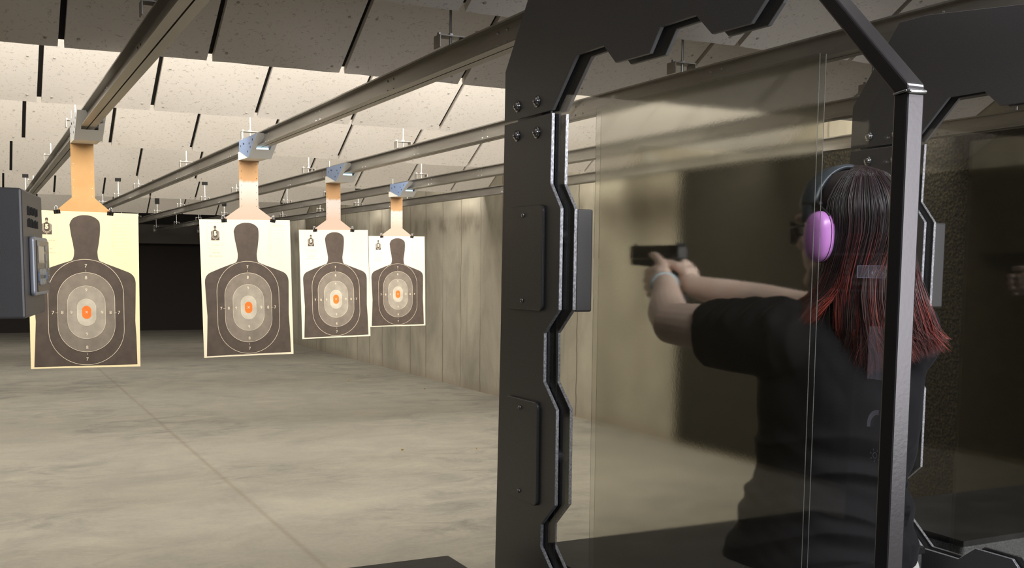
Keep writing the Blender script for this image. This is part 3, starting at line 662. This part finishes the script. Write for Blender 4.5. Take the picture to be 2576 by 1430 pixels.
SL, SR = Vector((1.338, 1.577, 1.480)), Vector((1.605, 1.478, 1.480))
EL, ER = Vector((1.306, 1.84, 1.484)), Vector((1.583, 1.765, 1.512))
WL, WR = Vector((1.438, 2.060, 1.568)), Vector((1.503, 2.030, 1.556))
HC = Vector((1.473, 1.518, 1.672)); HF = Vector((-.03, 1, -.06)).normalized(); HR = HF.cross(UP_).normalized(); HU = HR.cross(HF)
def H(a, b_, c): return HC+HR*a+HF*b_+HU*c
bm = NB()
tc = lambda x, y, z: Vector((x, y, z))
# trunk
loft(bm, [(tc(1.452, 1.50, .86), RV, FV, .150, .095), (tc(1.452, 1.50, .95), RV, FV, .168, .115), (tc(1.455, 1.505, 1.05), RV, FV, .150, .105), (tc(1.460, 1.52, 1.15), RV, FV, .122, .088),
          (tc(1.468, 1.528, 1.22), RV, FV, .118, .086), (tc(1.475, 1.53, 1.32), RV, FV, .132, .10), (tc(1.478, 1.53, 1.40), RV, FV, .142, .102), (tc(1.476, 1.528, 1.455), RV, FV, .140, .088), (tc(1.474, 1.524, 1.50), RV, FV, .110, .062), (tc(1.472, 1.522, 1.53), RV, FV, .06, .052)], 32)
# neck and head
tube(bm, [tc(1.470, 1.512, 1.49), tc(1.470, 1.508, 1.56), H(0, -.01, -.03)], [.056, .052, .055], 20)
ell(bm, H(0, -.012, .022), (.0745, .0945, .088), Matrix((HR, HF, HU)).transposed(), seg=28)
ell(bm, H(0, .025, -.035), (.060, .068, .072), Matrix((HR, HF, HU)).transposed(), seg=24)
tube(bm, [H(0, .062, -.092), H(0, .078, -.094)], .019, 12)                          # chin
for s in (-1, 1):
    tube(bm, [H(s*.056, -.01, -.045), H(s*.050, .03, -.075), H(s*.018, .074, -.092)], [.016, .016, .015], 10)       # jaw
    tube(bm, [H(s*.030, .078, -.012), H(s*.05, .058, -.018)], .013, 10)                # cheekbone
    tube(bm, [H(s*.012, .090, .034), H(s*.042, .080, .032)], .0085, 10)                # brow
    # ear
    tube(bm, [H(s*.076, -.012, .022), H(s*.083, -.022, .020), H(s*.083, -.024, .0), H(s*.078, -.012, -.022)], [.006, .007, .007, .006], 8)
tube(bm, [H(0, .088, .020), H(0, .104, -.002), H(0, .118, -.017)], [.007, .009, .0105], 12); tube(bm, [H(-.011, .104, -.021), H(.011, .104, -.021)], .0075, 10)    # nose
tube(bm, [H(-.022, .086, -.052), H(0, .098, -.049), H(.022, .086, -.052)], [.004, .0062, .004], 10); tube(bm, [H(-.018, .086, -.062), H(0, .096, -.062), H(.018, .086, -.062)], [.004, .007, .004], 10)   # lips
# arms
tube(bm, [SL+Vector((.03, -.01, -.005)), SL, SL.lerp(EL, .5)+Vector((0, 0, -.004)), EL, EL.lerp(WL, .3)+Vector((-.004, 0, -.004)), EL.lerp(WL, .7), WL], [.034, .043, .051, .0435, .0435, .033, .0255], 20)
tube(bm, [SR+Vector((-.03, .01, -.005)), SR, SR.lerp(ER, .5)+Vector((0, 0, -.002)), ER, ER.lerp(WR, .3)+Vector((0, 0, -.002)), ER.lerp(WR, .7), WR], [.034, .043, .048, .042, .043, .034, .026], 20)
# right hand: grips the pistol
def ch(pts, rr): tube(bm, pts, rr, 12)
ch([WR, (1.511, 2.055, 1.566), (1.519, 2.080, 1.573)], [.025, .027, .024]); ch([(1.514, 2.062, 1.588), (1.524, 2.090, 1.598), (1.533, 2.108, 1.602)], [.019, .017, .011]); ch([(1.512, 2.065, 1.556), (1.524, 2.088, 1.556), (1.534, 2.100, 1.554)], [.018, .015, .011])
ch([(1.500, 2.072, 1.602), (1.510, 2.084, 1.612), (1.520, 2.078, 1.604)], .0115)
for k, (y, z) in enumerate(((2.112, 1.588), (2.107, 1.571), (2.101, 1.554))):
    rr = (.0088, .0086, .0076)[k]; ch([(1.524, y-.03, z), (1.540, y-.004, z), (1.542, y+.032, z-.003), (1.527, y+.048, z-.004), (1.508, y+.049, z-.005), (1.492, y+.034, z-.004)], [rr*1.15, rr*1.1, rr, rr, rr*.95, rr*.85])
ch([(1.526, 2.085, 1.603), (1.538, 2.108, 1.606), (1.5375, 2.145, 1.609), (1.531, 2.172, 1.6085), (1.517, 2.182, 1.606)], [.0105, .0098, .0088, .0082, .0074])
ch([(1.500, 2.060, 1.590), (1.490, 2.082, 1.604), (1.4865, 2.108, 1.611), (1.4885, 2.133, 1.613)], [.0145, .0115, .0102, .0085])
# left hand: wraps over the right
ch([WL, (1.447, 2.085, 1.570), (1.457, 2.115, 1.566)], [.0245, .0265, .0245]); ch([(1.446, 2.085, 1.586), (1.456, 2.120, 1.590), (1.465, 2.150, 1.590)], [.019, .018, .0125]); ch([(1.445, 2.085, 1.553), (1.453, 2.115, 1.546), (1.460, 2.140, 1.538)], [.018, .0165, .0115])
for k, (x, y, z) in enumerate(((1.466, 2.160, 1.592), (1.4645, 2.162, 1.574), (1.463, 2.156, 1.556), (1.462, 2.145, 1.539))):
    rr = (.0094, .0095, .0090, .0078)[k]; ch([(x-.008, y-.03, z), (x, y, z), (x+.012, y+.030, z-.004), (x+.035, y+.040, z-.006), (x+.062, y+.030, z-.007), (x+.078, y+.008, z-.006)], [rr*1.2, rr*1.12, rr, rr, rr*.93, rr*.82])
ch([(1.450, 2.078, 1.588), (1.462, 2.104, 1.604), (1.474, 2.135, 1.619), (1.4845, 2.165, 1.629), (1.490, 2.188, 1.632)], [.0165, .0135, .0112, .0098, .0080])
# legs and feet
LF, RF = Vector((1.33, 1.70, 0)), Vector((1.62, 1.33, 0))
for (hip, ft) in ((tc(1.375, 1.53, .90), LF), (tc(1.53, 1.46, .90), RF)):
    kn = hip.lerp(ft, .5)+FV*.03; kn.z = .49
    ch([hip, hip.lerp(kn, .5), kn, kn.lerp(ft, .35)+FV*-.012, Vector((ft.x, ft.y, .10))], [.085, .075, .056, .052, .036]); ch([Vector((ft.x, ft.y, .05))-FV*.04, Vector((ft.x, ft.y, .045))+FV*.15], [.036, .030])
def remeshed(name, bm, m, parent, vox, it=4, fac=.5):
    o_ = obj(name, bm, m, parent, smooth=True)
    q = o_.modifiers.new('r', 'REMESH'); q.mode = 'VOXEL'; q.voxel_size = vox; q.use_smooth_shade = True
    if it: w_ = o_.modifiers.new('s', 'SMOOTH'); w_.iterations = it; w_.factor = fac
    dg = bpy.context.evaluated_depsgraph_get(); dg.update(); me = bpy.data.meshes.new_from_object(o_.evaluated_get(dg))
    o_.modifiers.clear(); old = o_.data; o_.data = me; bpy.data.meshes.remove(old)
    for p in me.polygons: p.use_smooth = True
    return o_
person = thing('person', 'person with long dark hair tipped red, aiming a pistol with both hands, black T-shirt', 'person', (1.47, 1.5, 0))
person.location = (0, 0, 0)
body = remeshed('body', bm, m_skin, person, .0028, 3)
# T-shirt
bm = NB()
loft(bm, [(tc(1.421, 1.506, 1.052), RV, FV, .183, .138), (tc(1.427, 1.505, 1.08), RV, FV, .178, .134), (tc(1.445, 1.510, 1.15), RV, FV, .160, .120), (tc(1.466, 1.52, 1.21), RV, FV, .150, .112), (tc(1.475, 1.525, 1.28), RV, FV, .152, .114), (tc(1.482, 1.528, 1.36), RV, FV, .160, .118), (tc(1.484, 1.528, 1.42), RV, FV, .163, .112),
          (tc(1.480, 1.527, 1.465), RV, FV, .158, .098), (tc(1.476, 1.525, 1.505), RV, FV, .130, .075), (tc(1.473, 1.523, 1.532), RV, FV, .080, .064), (tc(1.472, 1.520, 1.543), RV, FV, .060, .058)], 40)
d = (EL-SL).normalized(); A_ = Vector((1, 0, 0)); B_ = A_.cross(d).normalized(); A_ = d.cross(B_)
loft(bm, [(SL-d*.086+Vector((.03, 0, -.015)), A_, B_, .022, .028), (SL-d*.072+Vector((.025, 0, -.012)), A_, B_, .052, .062), (SL-d*.045+Vector((.015, 0, -.010)), A_, B_, .064, .077), (SL+Vector((.008, .0, -.012)), A_, B_, .058, .078), (SL+d*.06+Vector((0, 0, -.012)), A_, B_, .058, .074), (SL+d*.125+Vector((0, 0, -.014)), A_, B_, .056, .068), (SL+d*.150+Vector((0, 0, -.015)), A_, B_, .056, .067)], 32)
d = (ER-SR).normalized(); A_ = Vector((1, 0, 0)); B_ = A_.cross(d).normalized(); A_ = d.cross(B_)
loft(bm, [(SR-d*.066+Vector((-.03, 0, -.015)), A_, B_, .022, .028), (SR-d*.056+Vector((-.025, 0, -.012)), A_, B_, .052, .062), (SR-d*.036+Vector((-.015, 0, -.010)), A_, B_, .064, .077), (SR+Vector((-.008, .0, -.012)), A_, B_, .058, .078), (SR+d*.06+Vector((0, 0, -.012)), A_, B_, .058, .074), (SR+d*.130+Vector((0, 0, -.014)), A_, B_, .056, .067)], 32)
shirt = remeshed('t_shirt', bm, m_shirt, person, .004, 10)
me = shirt.data; nrm = [v.normal.copy() for v in me.vertices]
for v, n_ in zip(me.vertices, nrm):
    p = v.co; lat = (p-tc(1.47, 1.52, p.z)).dot(RV); z = p.z
    # drape: horizontal sagging folds round the waist, soft diagonal folds on the shoulder blades, ripples on the sleeve
    ph = z-.55*lat*lat*6+.10*lat
    ph2 = z+.9*(lat+.12)**2*(1 if lat < .1 else .3)*2.2-.25*lat
    wv = (abs(noise.noise(Vector((lat*3.0, p.y*2.5, ph2*17))))*-2.0+.55)+.35*noise.noise(Vector((lat*6+9, p.y*4, ph*30)))
    wgt = min(1, max(0, (1.34-z)/.12))*min(1, max(.25, (z-1.0)/.15))
    dd = wv*.016*wgt
    wd = noise.noise(Vector((lat*16+z*9, p.y*10, z*7)))
    dd += wd*.007*min(1, max(0, (z-1.30)/.08))
    if z > 1.49: dd += .0045*math.sin(p.y*150+p.x*60)*min(1, (z-1.49)/.02)*(1 if lat < -.05 else .3)
    flare = max(0, (1.10-z)/.07)*.004*math.sin(lat*38+p.y*21)
    v.co = p+n_*(dd+flare)
# trousers and shoes
bm = NB()
loft(bm, [(tc(1.452, 1.50, .84), RV, FV, .165, .110), (tc(1.452, 1.50, .95), RV, FV, .180, .125), (tc(1.455, 1.505, 1.04), RV, FV, .165, .118), (tc(1.456, 1.508, 1.08), RV, FV, .150, .110)], 32)
for (hip, ft) in ((tc(1.375, 1.53, .90), LF), (tc(1.53, 1.46, .90), RF)):
    kn = hip.lerp(ft, .5)+FV*.03; kn.z = .49
    tube(bm, [hip, hip.lerp(kn, .5), kn, kn.lerp(ft, .35), Vector((ft.x, ft.y, .11))], [.097, .088, .070, .066, .058], 24)
remeshed('trousers', bm, m_trouser, person, .007, 4)
for ft in (LF, RF):
    bm = NB(); loft(bm, [(Vector((ft.x, ft.y, z))+FV*.05, RV, FV, w_, l_, .8) for z, w_, l_ in ((0.001, .042, .125), (.02, .046, .130), (.045, .043, .118), (.07, .038, .085), (.085, .03, .06))], 24)
    obj('shoe', bm, m_shoe, person, smooth=True)
# ------------------------------------------------------------------ hair
m_hair = bpy.data.materials.new('dyed_hair'); m_hair.use_nodes = True; g = G(m_hair)
at = g.n.new('ShaderNodeAttribute'); at.attribute_name = 'strand'; sp = g.n.new('ShaderNodeSeparateColor'); g.link(at.outputs['Color'], sp.inputs[0])
top = g.ramp(sp.outputs[1], [(0, (.014, .009, .010)), (.5, (.045, .020, .022)), (.8, (.040, .026, .048)), (1, (.10, .038, .030))])
tip = g.ramp(sp.outputs[1], [(0, (.030, .010, .010)), (.28, (.14, .024, .017)), (.6, (.40, .045, .028)), (1, (.64, .10, .042))])
g.col(g.mix(g.g(sp.outputs[0], .26, .74), top, tip)); g.b.inputs['Roughness'].default_value = .44; g.b.inputs['Specular IOR Level'].default_value = .7
rh = random.Random(11)
SK = lambda th, el, k=1.0: H(math.sin(th)*.086*math.cos(el)*k, -.012-math.cos(th)*.106*math.cos(el)*k, .020+math.sin(el)*.098*k)   # th=0 back, th>0 her right
def hair():
    bm = NB(); layer = bm.loops.layers.color.new('strand')
    def cr(P, t):
        n = len(P)-1; i = min(int(t*n), n-1); q = t*n-i; p0, p1, p2, p3 = P[max(i-1, 0)], P[i], P[i+1], P[min(i+2, n)]
        return .5*((2*p1)+(p2-p0)*q+(2*p0-5*p1+4*p2-p3)*q*q+(3*p1-p0-3*p2+p3)*q**3)
    N = 9000
    for i in range(N):
        s = rh.uniform(-1, 1); inner = rh.random()**1.6           # inner: 0 outer layer .. 1 buried
        th = s*(1.42 if s > 0 else 1.22)+rh.gauss(0, .05)
        clump = noise.noise(Vector((s*9, 3.1, 0))); c2 = noise.noise(Vector((s*26, 8.2, inner*3)))
        k = 1.0+.05*(1-inner)
        root_el = rh.uniform(.75, 1.45)
        P = [SK(th*.45, root_el, k*.985), SK(th*.85, min(root_el, .85), k), SK(th, .25, k*1.02), SK(th, -.30, k*1.03)]
        # end on the back of the shirt, spread over both shoulders
        lat = .075*s if s < 0 else .128*s
        lat += .020*clump+.010*c2
        back = (.112-.086*s*s-.02*inner) if s < 0 else (.116-.012*s-.012*inner)
        L_ = rh.random()**.35
        zend = 1.405+.055*abs(s)**1.5+(1-L_)*.11+.02*c2
        if s > 0: zend = 1.414+.034*s+(1-L_)*.085+.012*c2
        E_ = Vector((1.500, 1.520, 0))+RV*lat-FV*back; E_.z = zend
        side = Vector((HR.x*math.sin(th)*.1+(-HF.x)*math.cos(th)*.1, HR.y*math.sin(th)*.1-HF.y*math.cos(th)*.1, 0))
        M1 = Vector((HC.x, HC.y, 1.565))+side*(.92+.06*(1-inner)); M1 = M1.lerp(Vector((E_.x, E_.y, 1.565)), .25)
        M2 = M1.lerp(E_, .5)+side*.12; M2.z = 1.49
        if s < -.72:                                     # a few locks swing forward over her left shoulder
            q = (-s-.72)/.28; E_ = Vector((1.370, 1.512, 1.503))+Vector((-.012, .03, .004))*q+Vector((rh.gauss(0, .008), rh.gauss(0, .012), rh.gauss(0, .006))); M2 = M1.lerp(E_, .6)+Vector((0, 0, .003)); M1.z = 1.575
        P += [M1, M2, E_+Vector((rh.gauss(0, .006), rh.gauss(0, .006), 0))]
        if s > 0:
            q = s*s; w2 = rh.uniform(.88, 1.06)
            a_ = HC+RV*(.116*s*w2+.006*clump)-FV*(.105-.045*q-.015*inner); a_.z = 1.580+.02*(1-s)
            b2 = HC+RV*(.134*s*w2+.02*clump*(1-s))-FV*(.112-.020*q-.012*inner); b2.z = 1.505
            P[3] = P[3]+RV*.022*q-FV*.004; P[-3] = a_; P[-2] = b2
            P[-1].z = min(P[-1].z, 1.475); P[-1] += RV*rh.gauss(0, .006)
        wob = rh.uniform(0, 6.3); w0 = rh.uniform(.00038, .00085); tone = min(1, max(0, .42+.75*clump+.50*c2+.11*rh.gauss(0, 1)))
        n = 16; prev = None
        jit = Vector((rh.gauss(0, .0025), rh.gauss(0, .0025), 0))
        for a in range(n+1):
            t = a/n; p = cr(P, t)+jit*min(1, t*3)+Vector((math.sin(wob+t*7), math.cos(wob*1.7+t*6), 0))*.0022*t
            tg = (cr(P, min(1, t+.02))-cr(P, max(0, t-.02))).normalized(); out = Vector((p.x-HC.x, p.y-HC.y, .0)); out = out.normalized() if out.length > 1e-4 else Vector((0, -1, 0))
            sd = tg.cross(out).normalized(); w_ = w0*(1.15 if t < .75 else 1.15*(1-(t-.75)/.25*.85)); no = sd.cross(tg)
            ring = [bm.verts.new(p+sd*w_), bm.verts.new(p+no*w_*.7), bm.verts.new(p-sd*w_)]
            if prev:
                for q0, q1 in ((0, 1), (1, 2), (2, 0)):
                    fc = bm.faces.new((prev[q0], prev[q1], ring[q1], ring[q0])); tt = min(1, max(0, t*1.02+.10*clump+ .06*abs(s)))
                    for lp in fc.loops: lp[layer] = (tt, tone, 0, 1)
            prev = ring
    # dense under-layer so that no scalp or shirt shows through
    for (secs) in ([(H(0, -.014, .112), .020, .028), (H(0, -.014, .104), .052, .062), (H(0, -.016, .08), .072, .086), (H(0, -.02, .04), .081, .096), (H(.004, -.045, .0), .078, .070), (H(.008, -.062, -.04), .070, .050), (Vector((1.494, 1.462, 1.57)), .074, .045), (Vector((1.506, 1.458, 1.52)), .082, .038), (Vector((1.508, 1.450, 1.475)), .080, .026), (Vector((1.515, 1.442, 1.45)), .060, .014)],):
        base = len(bm.verts); old = set(bm.faces)
        loft(bm, [(c, (HR if i < 6 else RV), (HF if i < 6 else FV), a, b_) for i, (c, a, b_) in enumerate(secs)], 26)
        for fc in bm.faces:
            if fc not in old:
                for lp in fc.loops: lp[layer] = (max(0, min(1, (1.78-lp.vert.co.z)/.36)), .18, 0, 1)
    return bm
obj('hair', hair(), m_hair, person, smooth=True)
m_eye = mat('eye_white', (.75, .72, .68), .2); m_iris = mat('iris', (.06, .035, .02), .2)
for s in (-1, 1):
    bm = NB(); ell(bm, H(s*.031, .070, .010), (.0125, .0125, .0105), Matrix((HR, HF, HU)).transposed(), 0); ell(bm, H(s*.031, .0795, .010), (.0052, .004, .0052), Matrix((HR, HF, HU)).transposed(), 1); obj('eye', bm, [m_eye, m_iris], person, smooth=True)
# ------------------------------------------------------------------ ear muffs and glasses
m_pink = mat('pink_plastic', (.60, .24, .66), .28); m_band = mat('headband_vinyl', (.035, .045, .055), .35); m_blk = mat('matt_black_plastic', (.012, .012, .014), .45)
t = thing('ear_muffs', 'pink-purple ear muffs with a black padded headband worn by the shooter', 'ear muffs', HC)
t.location = (0, 0, 0)
MH = Matrix((HR, HF, HU)).transposed()
for s in (-1, 1):
    bm = NB(); c0 = H(s*.088, -.026, -.014); ax = HR*s
    tilt = Matrix.Rotation(math.radians(6), 3, HR); A = tilt @ HF; B = tilt @ HU
    secs = [(c0, .030, .046), (c0+ax*.008, .031, .047), (c0+ax*.0095, .0305, .0465), (c0+ax*.016, .029, .045), (c0+ax*.022, .026, .041), (c0+ax*.027, .020, .033), (c0+ax*.030, .011, .020), (c0+ax*.031, .002, .004)]
    loft(bm, [(c, A, B, a, b_, .9) for c, a, b_ in secs], 40); bmesh.ops.recalc_face_normals(bm, faces=bm.faces[:]); o_ = obj('ear_cup', bm, m_pink, t, smooth=True)
    b2 = NB(); loft(b2, [(c0+ax*.0082, A, B, .0315, .0476, .9), (c0+ax*.0090, A, B, .0315, .0476, .9)], 40); obj('seam', b2, m_blk, o_)
    bm = NB(); loft(bm, [(c0-ax*.016, A, B, .028, .040), (c0-ax*.012, A, B, .034, .047), (c0-ax*.003, A, B, .034, .047), (c0+ax*.001, A, B, .030, .043)], 36); obj('cushion', bm, m_blk, t, smooth=True)
    bm = NB()
    for dy in (-.018, .018): tube(bm, [c0+ax*.012+A*dy*1.2, c0+ax*.006+A*dy+B*.040, H(s*.092, -.004+dy*.5, .052)], .0022, 8)
    box(bm, (0, 0, 0), (.001, .001, .001)) if 0 else tube(bm, [H(s*.091, -.022, .046), H(s*.091, .016, .050)], .006, 10); obj('yoke', bm, m_blk, t, smooth=True)
bm = NB(); bb = NB()
NN = 28; ringsA = []
for k in range(NN+1):
    a = math.radians(-4+188*k/NN); cx_, cz_ = math.cos(a), math.sin(a)
    c = H(cx_*.0945, .012-.020*(1-cz_)*0-.006, .022+cz_*.098); nr = (HR*cx_+HU*cz_).normalized()
    w_ = .021 if .1 < k/NN < .9 else .013
    th_ = .0055
    ringsA.append([bm.verts.new(c+HF*w_*q+nr*(th_*h)) for q, h in ((-1, -.6), (-1.0, .4), (-.7, 1), (.7, 1), (1, .4), (1, -.6), (0, -.8))])
for a_, b_ in zip(ringsA, ringsA[1:]):
    n = len(a_)
    for k in range(n): bm.faces.new((a_[k], a_[(k+1) % n], b_[(k+1) % n], b_[k]))
bm.faces.new(ringsA[0]); bm.faces.new(ringsA[-1][::-1]); bmesh.ops.recalc_face_normals(bm, faces=bm.faces[:])
obj('headband', bm, m_band, t, smooth=True)
m_lens = mat('smoky_lens', (.10, .09, .13), .08); m_lens.node_tree.nodes['Principled BSDF'].inputs['Transmission Weight'].default_value = .6
t = thing('safety_glasses', 'dark framed safety glasses on the face of the shooter', 'safety glasses', (0, 0, 0))
for s in (-1, 1):
    bm = NB(); fr = [(s*(.006+.0), -.004), (s*.012, .017), (s*.058, .018), (s*.066, .004), (s*.052, -.022), (s*.016, -.020)]
    def gl(p, d): return H(p[0], .118-abs(p[0])**2*9.5+d, p[1]+.006)
    prism(bm, fr, gl, 0, .002); obj('lens', bm, m_lens, t)
    bm = NB(); tube(bm, [gl(p, .001) for p in fr]+[gl(fr[0], .001)], .0022, 6); obj('rim', bm, m_blk, t, smooth=True)
    bm = NB(); tube(bm, [H(s*.066, .078, .012), H(s*.079, .05, .012), H(s*.083, -.02, .010)], .0026, 8); obj('temple', bm, m_blk, t, smooth=True)
bm = NB(); tube(bm, [H(-.008, .118, .004), H(.008, .118, .004)], .0024, 6); obj('bridge', bm, m_blk, t)
# ------------------------------------------------------------------ pistol
m_gun = mat('blued_steel', (.022, .022, .024), .32, .4); m_poly = mat('pistol_polymer', (.014, .014, .015), .6)
t = thing('pistol', 'black semi-automatic pistol held out in both hands of the shooter', 'pistol', (1.51, 2.10, 1.60))
px = lambda p, d: Vector((d, p[0]-2.10, p[1]-1.60))
bm = NB(); prism(bm, [(2.090, 1.624), (2.090, 1.650), (2.096, 1.6555), (2.296, 1.6555), (2.3, 1.650), (2.3, 1.6225), (2.094, 1.6225)], px, -.0125, .0125)
for k in range(6):
    y = 2.098+.0055*k
    for s in (-1, 1): box(bm, (s*.0124-.0004, y-2.10, .027), (s*.0124+.0008*(s > 0)-.0004*(s < 0), y-2.10+.0028, .052))
obj('slide', bm, m_gun, t, bevel=.0018)
bm = NB(); cyl(bm, (0, .199, .041), (0, .2035, .041), .0068, 16); obj('barrel', bm, m_chrome, t)
bm = NB(); prism(bm, [(2.084, 1.622), (2.3, 1.622), (2.297, 1.607), (2.215, 1.603), (2.205, 1.598), (2.150, 1.598), (2.135, 1.60), (2.10, 1.60), (2.088, 1.611)], px, -.0115, .0115); obj('frame', bm, m_poly, t, bevel=.001)
bm = NB(); prism(bm, [(2.100, 1.612), (2.147, 1.605), (2.136, 1.56), (2.125, 1.508), (2.077, 1.508), (2.084, 1.55), (2.090, 1.59), (2.080, 1.612)], px, -.0145, .0145); obj('grip', bm, m_poly, t, bevel=.004)
bm = NB(); tube(bm, [px(p, 0) for p in ((2.146, 1.602), (2.150, 1.584), (2.165, 1.576), (2.188, 1.577), (2.200, 1.588), (2.203, 1.600))], .0032, 8); obj('trigger_guard', bm, m_poly, t, smooth=True)
bm = NB(); tube(bm, [px(p, 0) for p in ((2.170, 1.600), (2.173, 1.592), (2.179, 1.585))], .0022, 8); obj('trigger', bm, m_poly, t, smooth=True)
bm = NB(); box(bm, (-.0105, -.004, .055), (-.0035, .004, .0605)); box(bm, (.0035, -.004, .055), (.0105, .004, .0605)); box(bm, (-.0105, -.004, .054), (.0105, .004, .0572)); obj('rear_sight', bm, m_gun, t)
bm = NB(); box(bm, (-.002, .190, .055), (.002, .196, .061)); obj('front_sight', bm, m_gun, t)
# bracelet
m_brace = mat('pale_blue_cord', (.62, .76, .84), .5)
d = (Vector((1.447, 2.085, 1.570))-EL.lerp(WL, .7)).normalized(); A_ = d.cross(UP_).normalized(); B_ = A_.cross(d)
bm = NB(); cc = EL.lerp(WL, .93)
for k in range(34):
    a = 2*PI*k/34; p = cc+(A_*math.cos(a)*.0305+B_*math.sin(a)*.030)+Vector((0, 0, -.003)); ell(bm, p, (.0034, .0034, .0034), seg=8)
tube(bm, [cc+(A_*math.cos(2*PI*k/30)*.0305+B_*math.sin(2*PI*k/30)*.030)+Vector((0, 0, -.003)) for k in range(31)], .0026, 8, caps=False)
tag(obj('bracelet', bm, m_brace, smooth=True), 'pale blue cord bracelet round the left wrist of the shooter', 'bracelet')
